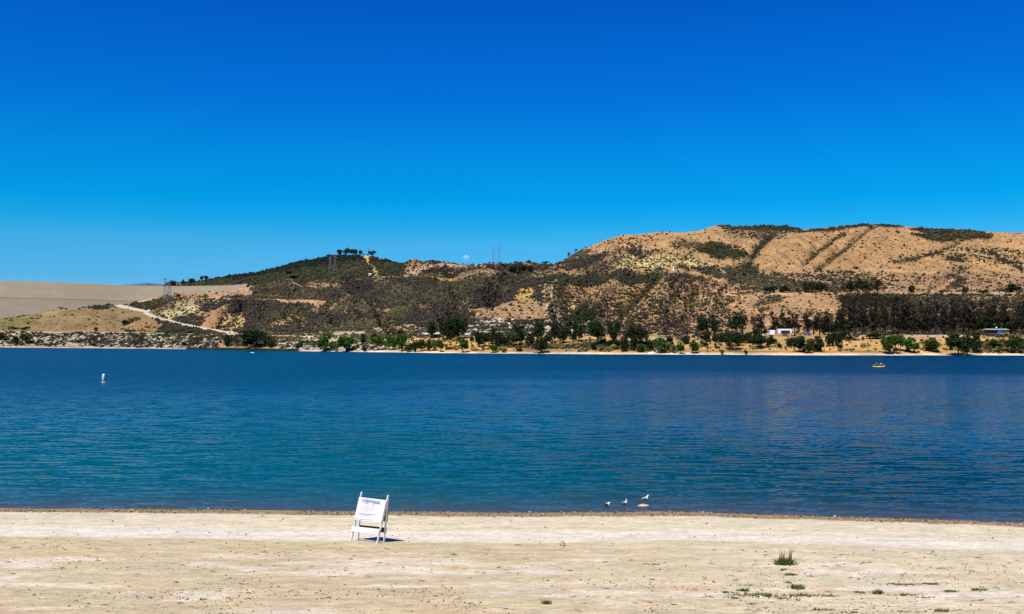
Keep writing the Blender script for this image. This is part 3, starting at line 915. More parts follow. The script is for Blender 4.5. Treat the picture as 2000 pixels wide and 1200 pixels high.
# a calmer lane in the lee of the hills, where the far slopes mirror
cmp_ = N(nt, 'ShaderNodeMapping'); cmp_.vector_type = 'POINT'; cmp_.inputs['Location'].default_value = (-46 / 70, -112 / 70, 0); cmp_.inputs['Scale'].default_value = (1 / 70, 1 / 70, 1)
nt.links.new(geo.outputs['Position'], cmp_.inputs['Vector'])
ln_ = N(nt, 'ShaderNodeVectorMath', operation='LENGTH'); nt.links.new(cmp_.outputs[0], ln_.inputs[0])
ds_ = N(nt, 'ShaderNodeMath', operation='MULTIPLY_ADD'); nt.links.new(gn.outputs['Fac'], ds_.inputs[0]); ds_.inputs[1].default_value = 1.2; nt.links.new(ln_.outputs['Value'], ds_.inputs[2])
calm = N(nt, 'ShaderNodeMapRange'); calm.interpolation_type = 'SMOOTHSTEP'; nt.links.new(ds_.outputs[0], calm.inputs['Value'])
calm.inputs['From Min'].default_value = 1.0; calm.inputs['From Max'].default_value = 1.95; calm.inputs['To Min'].default_value = 1.0; calm.inputs['To Max'].default_value = 0.0
by_ = N(nt, 'ShaderNodeMapRange'); nt.links.new(calm.outputs[0], by_.inputs['Value']); by_.inputs['To Min'].default_value = -.085; by_.inputs['To Max'].default_value = -.032
cb_ = N(nt, 'ShaderNodeCombineXYZ'); cb_.inputs['Z'].default_value = 1.0; nt.links.new(by_.outputs[0], cb_.inputs['Y'])
rs_ = N(nt, 'ShaderNodeMapRange'); nt.links.new(calm.outputs[0], rs_.inputs['Value']); rs_.inputs['To Min'].default_value = 1; rs_.inputs['To Max'].default_value = .58
rm_ = N(nt, 'ShaderNodeMath', operation='MULTIPLY'); nt.links.new(rr_.outputs[0], rm_.inputs[0]); nt.links.new(rs_.outputs[0], rm_.inputs[1]); nt.links.new(rm_.outputs[0], b.inputs['Roughness'])
vc_ = N(nt, 'ShaderNodeVectorMath', operation='SCALE'); nt.links.new(vv.outputs[0], vc_.inputs[0]); nt.links.new(rs_.outputs[0], vc_.inputs['Scale'])
va = N(nt, 'ShaderNodeVectorMath', operation='ADD'); nt.links.new(vc_.outputs[0], va.inputs[0]); nt.links.new(cb_.outputs[0], va.inputs[1])
vn = N(nt, 'ShaderNodeVectorMath', operation='NORMALIZE'); nt.links.new(va.outputs[0], vn.inputs[0])
nt.links.new(vn.outputs[0], b.inputs['Normal'])
M_water = m
yw = np.concatenate([np.arange(31, 50, .3), np.geomspace(50, 820, 60)])
xw = np.linspace(-1, 1, 260)
YW = np.repeat(yw[:, None], len(xw), 1); XW = xw[None] * (60 + YW * .85)
off = YW - shore_D(XW)
deep = np.array([.0002, .034, .060]); deep2 = np.array([.0003, .058, .060]); shal = np.array([.045, .050, .045])
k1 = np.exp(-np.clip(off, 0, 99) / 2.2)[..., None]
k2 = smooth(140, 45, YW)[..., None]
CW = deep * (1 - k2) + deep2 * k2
CW = CW * (1 - .55 * smooth(-.2, .45, XW / YW))[..., None]  # darker to the right: dim hill reflection painted into the base colour
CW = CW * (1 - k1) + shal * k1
qw = np.arange(XW.size).reshape(XW.shape)
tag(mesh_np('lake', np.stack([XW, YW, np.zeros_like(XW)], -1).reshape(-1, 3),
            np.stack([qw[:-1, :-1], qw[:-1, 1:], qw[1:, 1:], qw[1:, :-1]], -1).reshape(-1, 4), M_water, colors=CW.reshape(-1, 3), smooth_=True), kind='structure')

# ------------------------------------------------------------------ scrub on the hills, loose rock, reeds (ground cover)
def ico():
    bm = bmesh.new(); bmesh.ops.create_icosphere(bm, subdivisions=1, radius=1)
    v = np.array([x.co[:] for x in bm.verts]); f = np.array([[x.index for x in fa.verts] for fa in bm.faces]); bm.free()
    return v, f


ICO_ = ico()


OCV = np.array([(1, 0, 0), (0, 1, 0), (-1, 0, 0), (0, -1, 0), (0, 0, 1), (0, 0, -1)], float)
OCF = np.array([(0, 1, 4), (1, 2, 4), (2, 3, 4), (3, 0, 4), (1, 0, 5), (2, 1, 5), (3, 2, 5), (0, 3, 5)])


def blobs(name, P, S, C, mat, zs=.75, jit=.35, sink=.25, label=None, cat=None, lod=1):
    n = len(P)
    ICV, ICF = (OCV, OCF) if lod == 0 else ICO_
    V = ICV[None] * (1 + RNG.uniform(-jit, jit, (n, len(ICV), 1)))
    V = V * S[:, None, None] * np.array([1, 1, zs])
    a = RNG.uniform(0, 6.28, n); ca, sa_ = np.cos(a)[:, None], np.sin(a)[:, None]
    st = RNG.uniform(.7, 1.35, n)[:, None]
    x = V[..., 0] * st; y = V[..., 1] / st
    V = np.stack([x * ca - y * sa_, x * sa_ + y * ca, V[..., 2]], -1)
    V = V + P[:, None, :] + np.array([0, 0, 1]) * (S * zs * (1 - 2 * sink))[:, None, None]
    Fc = (ICF[None] + (np.arange(n) * len(ICV))[:, None, None]).reshape(-1, 3)
    tone = C[:, None, :] * RNG.uniform(.75, 1.3, (n, len(ICV), 1))
    o = mesh_np(name, V.reshape(-1, 3), Fc, mat, colors=tone.reshape(-1, 3))
    tag(o, label, cat, kind='stuff')
    return o


dpx = np.diff(PX, axis=1)[:-1]; dpy = (PYg[:-1] - PYg[1:])[:, :-1]
visc = VIS[:-1, :-1] & VIS[1:, :-1]
area = np.where(visc, np.clip(dpy, .02, 6) * dpx, np.clip(np.abs(dpy), 0, .3) * dpx * .1)
inframe = (PX[:-1, :-1] > -330) & (PX[:-1, :-1] < 2330)


def sample(weight, n):
    w = weight.ravel(); cdf = np.cumsum(w); cdf /= cdf[-1]
    k = np.searchsorted(cdf, RNG.random(n)); k = np.clip(k, 0, w.size - 1)
    r, c = np.divmod(k, weight.shape[1])
    a, b_ = RNG.random(n), RNG.random(n)
    def bl(A):
        return (A[r, c] * (1 - a) * (1 - b_) + A[r + 1, c] * a * (1 - b_) + A[r, c + 1] * (1 - a) * b_ + A[r + 1, c + 1] * a * b_)
    return np.stack([bl(TX), bl(TD), bl(TZ)], -1), bl(VEG), bl(GRN), r, c


sg = SIg[:-1, :-1]
vw = VEG[:-1, :-1]
hill_w = area * inframe * (vw ** 1.25) * (sg > 2.2) * (sg < 9.2) * (road_id[:-1, :-1] == 0)
P, vg, gr_, r_, c_ = sample(hill_w, 160000)
dist = P[:, 1]
S = np.minimum(RNG.lognormal(-.12, .58, len(P)), 3.0) * .57 * (dist / 700) ** .6 * (.75 + .45 * vg)
cA = np.array(alb(90, 84, 68)); cB = np.array(alb(74, 80, 52)); cC = np.array(alb(82, 74, 70)); cD_ = np.array(alb(116, 108, 78))
u_ = np.clip(RNG.random(len(P)) * .5 + .25 + fbm(P[:, 0] / 45, P[:, 1] / 60, 191, 3) * .75, 0, 1)[:, None]
C = np.where(u_ < .40, cC, np.where(u_ < .62, cA, cD_)) * (1 - gr_[:, None]) + cB * gr_[:, None]
darkhill = ((dist > 1500) & (P[:, 0] < -150))[:, None]
C = np.where(darkhill, np.array(alb(48, 60, 50)), C)
C = np.where((gr_ > .9)[:, None] & ~darkhill, np.array(alb(50, 66, 34)), C)
drkR = ((P[:, 1] < 620) & (P[:, 0] > 180) & (vg > .5))[:, None]
C = np.where(drkR, np.array(alb(56, 54, 36)), C)
blobs('scrub', P, S, .64 * C * RNG.uniform(.7, 1.35, (len(P), 1)), M_bush, lod=0, label='low grey green chaparral scrub speckling the dry hills', cat='scrub')

# rubble rock on the lake bank and the broken slope behind the terrace
rk = ((sg > 2.03) & (sg < 2.85) & (PX[:-1, :-1] < 425)) * 1.0 + ((sg > 2.03) & (sg < 2.6) & (PX[:-1, :-1] > 545) & (PX[:-1, :-1] < 730)) * .7
pyc = PYg[:-1, :-1]; pxc = PX[:-1, :-1]
rk += (pxc > 915) & (pxc < 1150) & (pyc > 622 + (pxc - 915) * .04) & (pyc < 655)
clump = smooth(-.15, .35, fbm(TX[:-1, :-1] / 9, TD[:-1, :-1] / 14, 141, 3))
P, _, _, _, _ = sample(area * inframe * rk * (.25 + clump), 12000)
S = RNG.lognormal(-.35, .4, len(P)) * .85
base = np.where((RNG.random(len(P)) < .7)[:, None], alb(200, 184, 160), alb(150, 136, 118))
blobs('rubble', P, S, base, M_rock, zs=.6, jit=.4, sink=.35, label='pale broken boulders armouring the far lake bank', cat='rock')
P, _, _, _, _ = sample(area * inframe * rk * (1.1 - clump), 3600)
blobs('bank_brush', P, RNG.lognormal(-.3, .35, len(P)) * 1.05, np.where((RNG.random(len(P)) < .6)[:, None], alb(60, 54, 44), alb(60, 62, 40)) * RNG.uniform(.6, 1.3, (len(P), 1)), M_bush,
      label='dark low brush growing between the bank boulders', cat='brush')
# weeds and litter between the shore trees
wz = ((sg > 2.06) & (sg < 2.75) & (pxc > 760) & (pxc < 1330)) * smooth(-.1, .3, fbm(TX[:-1, :-1] / 7, TD[:-1, :-1] / 9, 151, 3))
wz = wz + .8 * ((sg > 2.05) & (sg < 2.6) & (pxc > 1900)) + .10 * ((sg > 2.1) & (sg < 2.95) & (pxc > 1330)) + .35 * ((sg > 2.3) & (sg < 3.0) & (pxc > 330) & (pxc < 760))
P, _, _, _, _ = sample(area * inframe * wz, 3000)
blobs('shore_weeds', P, RNG.lognormal(-.7, .4, len(P)), np.where((RNG.random(len(P)) < .6)[:, None], alb(120, 108, 60), alb(66, 60, 40)), M_bush,
      label='brown and olive weeds between the trees along the far waterline', cat='weeds')


def blades(name, P, h, w, C, mat, per=5, spread=.3, lean=.35, label=None, cat=None, kind=None, parent=None):
    """tufts of thin tapering blades: each blade a narrow triangle pair"""
    n = len(P) * per
    B = np.repeat(P, per, 0); hh = np.repeat(h, per) * RNG.uniform(.45, 1.1, n); ww = np.repeat(w, per)
    B = B + np.stack([RNG.normal(0, spread, n), RNG.normal(0, spread, n), np.zeros(n)], -1)
    a = RNG.uniform(0, 6.28, n); l = RNG.normal(0, lean, (n, 2))
    sx_, sy_ = np.cos(a) * ww / 2, np.sin(a) * ww / 2
    v0 = B + np.stack([sx_, sy_, 0 * sx_], -1); v1 = B - np.stack([sx_, sy_, 0 * sx_], -1)
    mid = B + np.stack([l[:, 0] * hh * .4, l[:, 1] * hh * .4, hh * .6], -1)
    v2 = mid - np.stack([sx_, sy_, 0 * sx_], -1) * .7; v3 = mid + np.stack([sx_, sy_, 0 * sx_], -1) * .7
    tip = B + np.stack([l[:, 0] * hh, l[:, 1] * hh, hh], -1)
    V = np.stack([v0, v1, v2, v3, tip], 1).reshape(-1, 3)
    k = np.arange(n)[:, None] * 5
    Fc = np.concatenate([np.concatenate([k, k + 1, k + 2], 1), np.concatenate([k, k + 2, k + 3], 1), np.concatenate([k + 3, k + 2, k + 4], 1)])
    Cc = np.repeat(np.repeat(C, per, 0) * RNG.uniform(.7, 1.3, (n, 1)), 5, 0)
    o = mesh_np(name, V, Fc, mat, colors=Cc, parent=parent)
    if kind: tag(o, label, cat, kind=kind)
    return o


M_leaf = toned('leaves', rough=.8, translu=.25, spec=.15)
M_grass = toned('grass_blades', rough=.8, translu=.2, spec=.15)
pts = []
for px in RNG.uniform(366, 582, 1500):
    w_ = min(1, (px - 360) / 60, (590 - px) / 60)
    D = float(np.interp(px, cols, A_D)) + RNG.uniform(-6 * w_, 1.5)
    pts.append(((px - 1000) / F * D, D, -.1))
pts = np.array(pts)
blades('reeds', pts, np.full(len(pts), 1.35), np.full(len(pts), .10), np.tile(alb(64, 84, 36), (len(pts), 1)), M_grass, per=6, spread=.6, lean=.15,
       label='dark green reed bed standing in the far shallows', cat='reeds', kind='stuff')

# ------------------------------------------------------------------ trees
M_bark = simple('bark', (.07, .055, .042), .95, .3, 3.0, bump=.05)
M_barkp = simple('pale_bark', (.30, .26, .21), .9, .3, 3.0)


def leaf_mesh(name, lobes, n_leaf, size, tones, mat, droop=0.0, shell=.45):
    """lobes: (x,y,z,rx,ry,rz).  Leaf sprays: small quads in clumps through each lobe."""
    wts = np.array([(a[3] * a[4] * a[5]) ** .7 for a in lobes]); wts = wts / wts.sum()
    V = []; Cc = []
    for lb, w_ in zip(lobes, wts):
        n = max(12, int(n_leaf * w_)); nc = max(4, n // 7)
        d = RNG.normal(size=(nc, 3)); d /= np.linalg.norm(d, axis=1)[:, None]
        rad = RNG.uniform(shell, 1.08, nc) ** .6
        cen = d * rad[:, None] * np.array(lb[3:6]) + np.array(lb[:3])
        tn = np.array(tones)[RNG.integers(0, len(tones), nc)] * RNG.uniform(.65, 1.35, (nc, 1))
        k = RNG.integers(0, nc, n)
        p = cen[k] + RNG.normal(0, 1, (n, 3)) * np.array(lb[3:6]) * .14
        nrm = RNG.normal(size=(n, 3)) + d[k] * .8 + np.array([0, 0, .5]); nrm /= np.linalg.norm(nrm, axis=1)[:, None]
        t = np.cross(nrm, RNG.normal(size=(n, 3))); t /= np.linalg.norm(t, axis=1)[:, None]
        bt = np.cross(nrm, t)
        s = size * RNG.uniform(.55, 1.35, n)[:, None]
        q = np.stack([p - t * s, p - bt * s * .55, p + t * s, p + bt * s * .55], 1)
        q[:, 2, 2] -= (droop * s[:, 0])
        V.append(q.reshape(-1, 3)); Cc.append(np.repeat(tn[k] * RNG.uniform(.8, 1.2, (n, 1)), 4, 0))
    V = np.concatenate(V); Cc = np.concatenate(Cc)
    V[:, 2] = np.maximum(V[:, 2], .02)
    Fc = np.arange(len(V)).reshape(-1, 4)
    return mesh_np(name, V, Fc, mat, colors=Cc)


def limbs(h, fork, rt, spread, n, lean=0.0, base_r=None, multi=1):
    mb = MB()
    for s_ in range(multi):
        a0 = 6.28 * s_ / multi + random.random()
        o_ = Vector((math.cos(a0), math.sin(a0), 0)) * (0.18 * (multi > 1)) * h * .2
        top = Vector((math.cos(a0) * spread * .25 * (multi > 1), math.sin(a0) * spread * .25 * (multi > 1), h * fork))
        mb.tube([o_ + Vector((0, 0, -.5)), o_ + Vector((0, 0, .12 * h)), top], [rt * 1.35, rt, rt * .72], 7)
        for i in range(n):
            a = 6.28 * i / n + random.uniform(-.4, .4)
            e = Vector((math.cos(a) * spread * random.uniform(.5, .95), math.sin(a) * spread * random.uniform(.5, .95), h * random.uniform(.62, .92)))
            mid = top.lerp(e, .5) + Vector((0, 0, h * .05))
            mb.tube([top - Vector((0, 0, .1)), mid, e], [rt * .55, rt * .35, rt * .08], 5)
    return mb


def ell(n, rx, rz, zc, rl, flat=1.0, seed=0, low=0.0):
    """n lobes filling an ellipsoid envelope"""
    rr = np.random.default_rng(seed); out = []
    while len(out) < n:
        p = rr.uniform(-1, 1, 3)
        if np.linalg.norm(p) > 1 or np.linalg.norm(p) < .25: continue
        r = rl * rr.uniform(.7, 1.25)
        out.append((p[0] * (rx - rl * .5), p[1] * (rx - rl * .5), max(zc + p[2] * (rz - rl * .4), low + r * .6), r, r, r * flat))
    return out


G_BR = [alb(68, 112, 26), alb(50, 88, 24), alb(88, 126, 36)]
G_MID = [alb(50, 74, 32), alb(42, 64, 30), alb(66, 86, 40)]
G_DK = [alb(44, 62, 34), alb(36, 52, 30), alb(56, 72, 38)]
G_OL = [alb(108, 116, 54), alb(94, 96, 48), alb(120, 128, 66)]
G_EU = [alb(52, 52, 40), alb(62, 56, 46), alb(42, 48, 36), alb(74, 64, 54), alb(84, 82, 58)]
G_DEAD = [alb(96, 80, 70), alb(80, 66, 58), alb(110, 92, 80)]
HIDE = []
KIND = {}


def proto(key, variants):
    """variants: list of functions returning (nominal height, nominal width, crown object, trunk object)"""
    KIND[key] = variants


def make_kind(key, h, w, lobes_f, nleaf, size, tones, trunk_f, nvar=3, droop=0.0, name='tree', bark=None, shell=.45):
    out = []
    for s_ in range(nvar):
        root = empty(name, (0, 0, -500))
        c = leaf_mesh('crown' if name != 'shrub' else 'foliage', lobes_f(s_ + hash_key(key)), nleaf, size, tones, M_leaf, droop, shell); c.parent = root
        tb = trunk_f().build('trunk' if name != 'shrub' else 'stem', bark or M_bark, root, True)
        co = np.array([v_.co[:] for v_ in c.data.vertices])
        hm = float(np.percentile(co[:, 2], 99.5)); wm = float(np.percentile(np.hypot(co[:, 0], co[:, 1]), 96)) * 2 * .93
        out.append((hm, wm, root))
    KIND[key] = out


def hash_key(k): return sum(ord(c) * (i + 3) for i, c in enumerate(k)) % 1000


make_kind('willow', 6, 6, lambda s: ell(9, 3.0, 2.2, 3.7, 1.15, 1, s, 1.2), 1900, .30, G_BR, lambda: limbs(6, .32, .17, 2.2, 5, multi=2), 4, .4, name='willow_tree')
make_kind('olive', 4, 4, lambda s: ell(7, 2.0, 1.8, 2.0, .85, 1, s, .2), 1100, .24, G_OL, lambda: limbs(4, .3, .1, 1.4, 4, multi=2), 2, .2, name='shrub')
make_kind('shrub', 4, 5, lambda s: ell(9, 2.5, 1.9, 1.9, 1.05, .95, s, .0), 1700, .25, G_DK, lambda: limbs(4, .25, .12, 1.6, 4, multi=2), 4, name='shrub')
make_kind('midshrub', 4, 5, lambda s: ell(9, 2.5, 1.9, 1.9, 1.05, .95, s, .0), 1700, .25, G_MID, lambda: limbs(4, .25, .12, 1.6, 4, multi=2), 3, name='shrub')
make_kind('broad', 8, 9, lambda s: ell(14, 4.5, 3.1, 4.6, 1.6, .9, s, 1.0), 2800, .33, G_DK, lambda: limbs(8, .28, .26, 3.2, 6), 4, name='broadleaf_tree')
make_kind('green', 8, 8, lambda s: ell(13, 4.0, 3.2, 4.6, 1.5, .95, s, .8), 2600, .33, G_MID, lambda: limbs(8, .28, .24, 2.9, 6), 3, name='broadleaf_tree')


def euc_lobes(s):
    rr = np.random.default_rng(s); out = []
    for i in range(15):
        z = rr.uniform(3.0, 14.6); r = rr.uniform(.9, 1.45) * (1.15 if z < 12 else .8)
        a = rr.uniform(0, 6.28); d = rr.uniform(.3, 1.7)
        out.append((math.cos(a) * d, math.sin(a) * d, z, r, r, r * 1.35))
    return out


def euc_trunk():
    mb = MB(); x = random.uniform(-.5, .5)
    mb.tube([(0, 0, -.6), (.1 * x, 0, 4), (x, .2, 9), (x * 1.3, .1, 13.8)], [.34, .27, .17, .04], 7)
    for i in range(8):
        a = random.uniform(0, 6.28); z = random.uniform(3.5, 11)
        mb.tube([(x * z / 14, 0, z), (math.cos(a) * 1.1 + x * z / 14, math.sin(a) * 1.1, z + 1.3), (math.cos(a) * 1.9, math.sin(a) * 1.9, z + 2.8)], [.12, .08, .02], 5)
    return mb


make_kind('eucalyptus', 15.5, 5, euc_lobes, 1700, .33, G_EU, euc_trunk, 5, .6, name='eucalyptus_tree', shell=.2)
make_kind('dead', 9, 7, lambda s: ell(13, 3.5, 3.2, 5.4, 1.3, 1, s, 2.2), 1300, .26, G_DEAD, lambda: limbs(9, .35, .22, 2.8, 8), 3, name='bare_tree', shell=.2)
make_kind('pine', 9, 5, lambda s: [(random.uniform(-.3, .3), random.uniform(-.3, .3), 1.6 + i * .95, 2.3 - i * .25, 2.3 - i * .25, .8) for i in range(8)], 1900, .26, G_DK,
          lambda: MB().tube([(0, 0, -.5), (0, 0, 4), (0, 0, 8.6)], [.24, .15, .03], 7), 2, name='conifer')

# (photo x, base y, height px, width px, kind, zone)
T = [
    # left bank
    (3, 667, 15, 14, 'green', 'bank'), (29, 674, 15, 15, 'midshrub', 'bank'), (50, 674, 20, 20, 'green', 'bank'), (185, 676, 15, 12, 'dead', 'bank'),
    (276, 679, 21, 25, 'dead', 'bank'), (359, 677, 8, 8, 'shrub', 'bank'), (446, 677, 20, 12, 'shrub', 'bank'), (463, 677, 21, 18, 'dead', 'bank'),
    (498, 679, 31, 44, 'broad', 'bank'), (484, 680, 16, 20, 'green', 'bank'), (531, 679, 19, 15, 'midshrub', 'bank'),
    # left field
    (187, 647.5, 8, 7, 'midshrub', 'field'), (48, 644.5, 6, 17, 'shrub', 'field'), (27, 643.5, 4.5, 17, 'shrub', 'field'), (119, 605, 6, 13, 'dead', 'field'), (413, 590, 6, 6, 'midshrub', 'field'),
    (245, 634, 9, 12, 'shrub', 'field'),
    # shore, middle
    (585, 683, 15, 11, 'midshrub', 'shore'), (633, 687, 32, 23, 'willow', 'shore'), (648, 686, 17, 11, 'willow', 'shore'), (656, 687, 14, 9, 'olive', 'shore'),
    (678, 687, 26, 27, 'willow', 'shore'), (698, 685, 11, 8, 'olive', 'shore'), (711, 673, 19, 9, 'midshrub', 'terrace'), (731, 668, 15, 9, 'shrub', 'terrace'),
    (712, 687, 9, 8, 'midshrub', 'shore'), (738, 685, 24, 24, 'willow', 'shore'), (760, 684, 28, 18, 'willow', 'shore'), (771, 684, 20, 13, 'willow', 'shore'),
    (785, 687, 31, 17, 'willow', 'shore'), (799, 688, 16, 14, 'midshrub', 'shore'), (812, 688, 19, 9, 'midshrub', 'shore'), (824, 686, 20, 15, 'green', 'shore'),
    (837, 686, 19, 11, 'midshrub', 'shore'), (847, 686, 16, 11, 'olive', 'shore'), (861, 688, 21, 13, 'willow', 'shore'), (904, 689, 27, 18, 'willow', 'shore'),
    (760, 657, 19, 26, 'dead', 'terrace'), (783, 653, 8, 12, 'shrub', 'terrace'), (843, 661, 29, 20, 'broad', 'terrace'), (874, 664, 38, 27, 'broad', 'terrace'),
    (896, 663, 40, 26, 'broad', 'terrace'), (882, 664, 20, 22, 'shrub', 'terrace'), (920, 669, 11, 9, 'shrub', 'terrace'), (936, 678, 27, 18, 'broad', 'shore'), (947, 677, 22, 18, 'green', 'shore'),
    (963, 672, 33, 14, 'pine', 'terrace'), (975, 677, 24, 18, 'shrub', 'terrace'), (990, 676, 21, 18, 'shrub', 'terrace'), (1003, 678, 22, 20, 'green', 'terrace'),
    (963, 689, 14, 14, 'willow', 'shore'), (983, 689, 7, 11, 'olive', 'shore'), (1009, 656, 19, 9, 'broad', 'terrace'), (1019, 672, 25, 16, 'broad', 'terrace'), (1014, 687, 11, 13, 'olive', 'shore'),
    (1035, 676, 22, 15, 'shrub', 'terrace'), (1049, 670, 39, 22, 'broad', 'terrace'), (1056, 690, 28, 24, 'green', 'shore'), (1083, 668, 35, 16, 'broad', 'terrace'), (1099, 671, 28, 21, 'broad', 'terrace'),
    (1070, 672, 18, 14, 'shrub', 'terrace'), (1130, 668, 36, 20, 'green', 'terrace'), (1120, 664, 14, 12, 'shrub', 'terrace'), (1168, 676, 43, 27, 'green', 'terrace'), (1160, 684, 14, 10, 'shrub', 'shore'),
    (1199, 672, 40, 22, 'broad', 'terrace'), (1190, 678, 12, 18, 'shrub', 'terrace'), (1207, 677, 12, 14, 'shrub', 'terrace'), (1237, 672, 35, 28, 'broad', 'terrace'), (1254, 675, 30, 19, 'broad', 'terrace'),
    (1218, 687, 27, 13, 'shrub', 'shore'), (1238, 685, 26, 13, 'shrub', 'shore'), (1253, 688, 14, 17, 'willow', 'shore'), (1270, 685, 19, 12, 'shrub', 'shore'), (1221, 671, 9, 9, 'midshrub', 'terrace'),
    (1288, 691, 28, 18, 'willow', 'shore'), (1302, 690, 19, 14, 'olive', 'shore'), (1316, 690, 14, 12, 'olive', 'shore'), (1330, 691, 20, 15, 'willow', 'shore'), (1353, 691, 22, 17, 'willow', 'shore'),
    # terrace trees, right of centre
    (1302, 660, 37, 24, 'dead', 'terrace'), (1319, 657, 29, 21, 'dead', 'terrace'), (1310, 673, 15, 14, 'shrub', 'terrace'), (1326, 668, 14, 9, 'dead', 'terrace'), (1343, 660, 21, 12, 'dead', 'terrace'),
    (1338, 672, 15, 15, 'shrub', 'terrace'), (1372, 654, 32, 21, 'broad', 'terrace'), (1394, 655, 29, 17, 'broad', 'terrace'), (1381, 668, 20, 13, 'shrub', 'terrace'), (1371, 664, 8, 7, 'shrub', 'terrace'),
    (1396, 668, 13, 14, 'shrub', 'terrace'), (1412, 668, 15, 15, 'shrub', 'terrace'), (1377, 677, 8, 12, 'shrub', 'terrace'), (1398, 676, 5, 5, 'midshrub', 'terrace'), (1439, 656, 41, 30, 'broad', 'terrace'),
    (1430, 684, 34, 26, 'broad', 'terrace'), (1443, 676, 22, 14, 'shrub', 'terrace'), (1448, 671, 19, 14, 'shrub', 'terrace'), (1461, 671, 20, 14, 'shrub', 'terrace'), (1480, 680, 33, 31, 'green', 'terrace'),
    (1472, 652, 32, 15, 'dead', 'terrace'), (1487, 652, 46, 17, 'eucalyptus', 'terrace'), (1503, 678, 20, 12, 'shrub', 'terrace'), (1512, 672, 9, 9, 'shrub', 'terrace'), (1522, 680, 9, 8, 'shrub', 'terrace'),
    (1534, 682, 4, 4, 'midshrub', 'terrace'), (1410, 693, 9, 7, 'olive', 'shore'), (1457, 693, 9, 6, 'midshrub', 'shore'), (1543, 677, 13, 14, 'shrub', 'terrace'), (1555, 672, 11, 14, 'midshrub', 'terrace'),
    (1562, 688, 27, 22, 'broad', 'shore'), (1577, 690, 16, 17, 'green', 'shore'), (1596, 687, 17, 18, 'shrub', 'shore'), (1583, 684, 15, 16, 'shrub', 'terrace'), (1599, 674, 14, 12, 'shrub', 'terrace'),
    (1605, 678, 8, 9, 'shrub', 'terrace'), (1621, 677, 20, 14, 'shrub', 'terrace'), (1637, 676, 18, 14, 'shrub', 'terrace'), (1640, 683, 9, 9, 'shrub', 'terrace'), (1630, 661, 9, 18, 'shrub', 'terrace'),
    (1647, 663, 16, 18, 'shrub', 'terrace'), (1658, 666, 9, 11, 'shrub', 'terrace'), (1708, 662, 11, 23, 'shrub', 'terrace'), (1724, 661, 4, 8, 'shrub', 'terrace'),
    # right shore
    (1738, 692, 34, 28, 'willow', 'shore'), (1757, 686, 27, 18, 'willow', 'shore'), (1785, 689, 26, 28, 'willow', 'shore'), (1816, 687, 23, 28, 'willow', 'shore'), (1872, 695, 40, 32, 'green', 'shore'),
    (1855, 684, 15, 14, 'olive', 'shore'), (1888, 694, 33, 22, 'broad', 'shore'), (1906, 690, 39, 22, 'green', 'shore'), (1928, 686, 9, 14, 'dead', 'shore'), (1945, 681, 16, 21, 'willow', 'shore'),
    (1949, 690, 10, 18, 'dead', 'shore'), (1982, 690, 30, 27, 'green', 'shore'), (1928, 676, 13, 6, 'dead', 'terrace'), (1961, 676, 14, 7, 'dead', 'terrace'), (1995, 684, 10, 12, 'olive', 'shore'),
    # upper bench
    (1504, 572, 14, 25, 'shrub', 'bench'), (1531, 572, 14, 20, 'shrub', 'bench'), (1558, 571, 10, 9, 'olive', 'bench'), (1580, 572, 22, 25, 'broad', 'bench'), (1604, 573, 20, 26, 'broad', 'bench'),
    (1662, 573, 31, 15, 'eucalyptus', 'bench'), (1675, 573, 30, 15, 'eucalyptus', 'bench'), (1647, 573, 24, 14, 'dead', 'bench'), (1692, 573, 24, 24, 'green', 'bench'), (1714, 573, 31, 14, 'eucalyptus', 'bench'), (1728, 572, 14, 10, 'dead', 'bench'),
    (1782, 572, 15, 17, 'midshrub', 'bench'), (1887, 573, 15, 14, 'midshrub', 'bench'), (1918, 573, 6, 20, 'midshrub', 'bench'), (1978, 571, 16, 32, 'green', 'bench'),
    (1433, 541, 6, 9, 'shrub', 'slope'), (1453, 541, 8, 7, 'shrub', 'slope'), (1020, 645, 9, 10, 'shrub', 'slope'), (621, 641, 6, 7, 'midshrub', 'slope'), (986, 541, 17, 16, 'dead', 'slope'), (982, 524, 8, 8, 'shrub', 'slope'),
    (564, 538, 9, 10, 'broad', 'slope'), (577, 545, 7, 22, 'shrub', 'slope'), (1672, 525, 4, 10, 'midshrub', 'slope'),
    # skyline
    (664, 499, 11, 14, 'broad', 'crest'), (677, 500, 15, 13, 'broad', 'crest'), (691, 500, 13, 15, 'broad', 'crest'), (704, 499, 10, 8, 'broad', 'crest'), (727, 503, 13, 13, 'broad', 'crest'), (711, 500, 5, 4, 'pine', 'crest'), (718, 501, 5, 3, 'pine', 'crest'),
    (338, 560, 12, 11, 'broad', 'crest'), (358, 557, 12, 6, 'pine', 'crest'), (375, 554, 10, 11, 'broad', 'crest'), (394, 549, 10, 6, 'broad', 'crest'), (403, 548, 9, 9, 'broad', 'crest'),
    (1008, 528, 16, 9, 'pine', 'crest'), (1002, 535, 16, 15, 'broad', 'crest'), (1033, 525, 17, 10, 'pine', 'crest'), (1020, 534, 16, 17, 'broad', 'crest'), (1036, 534, 15, 13, 'broad', 'crest'), (1066, 521, 10, 12, 'broad', 'crest'),
    (1110, 499, 7, 7, 'dead', 'crest'), (1125, 494, 8, 6, 'dead', 'crest'), (1144, 487, 5, 8, 'dead', 'crest'), (1153, 484, 3, 4, 'dead', 'crest'),
]
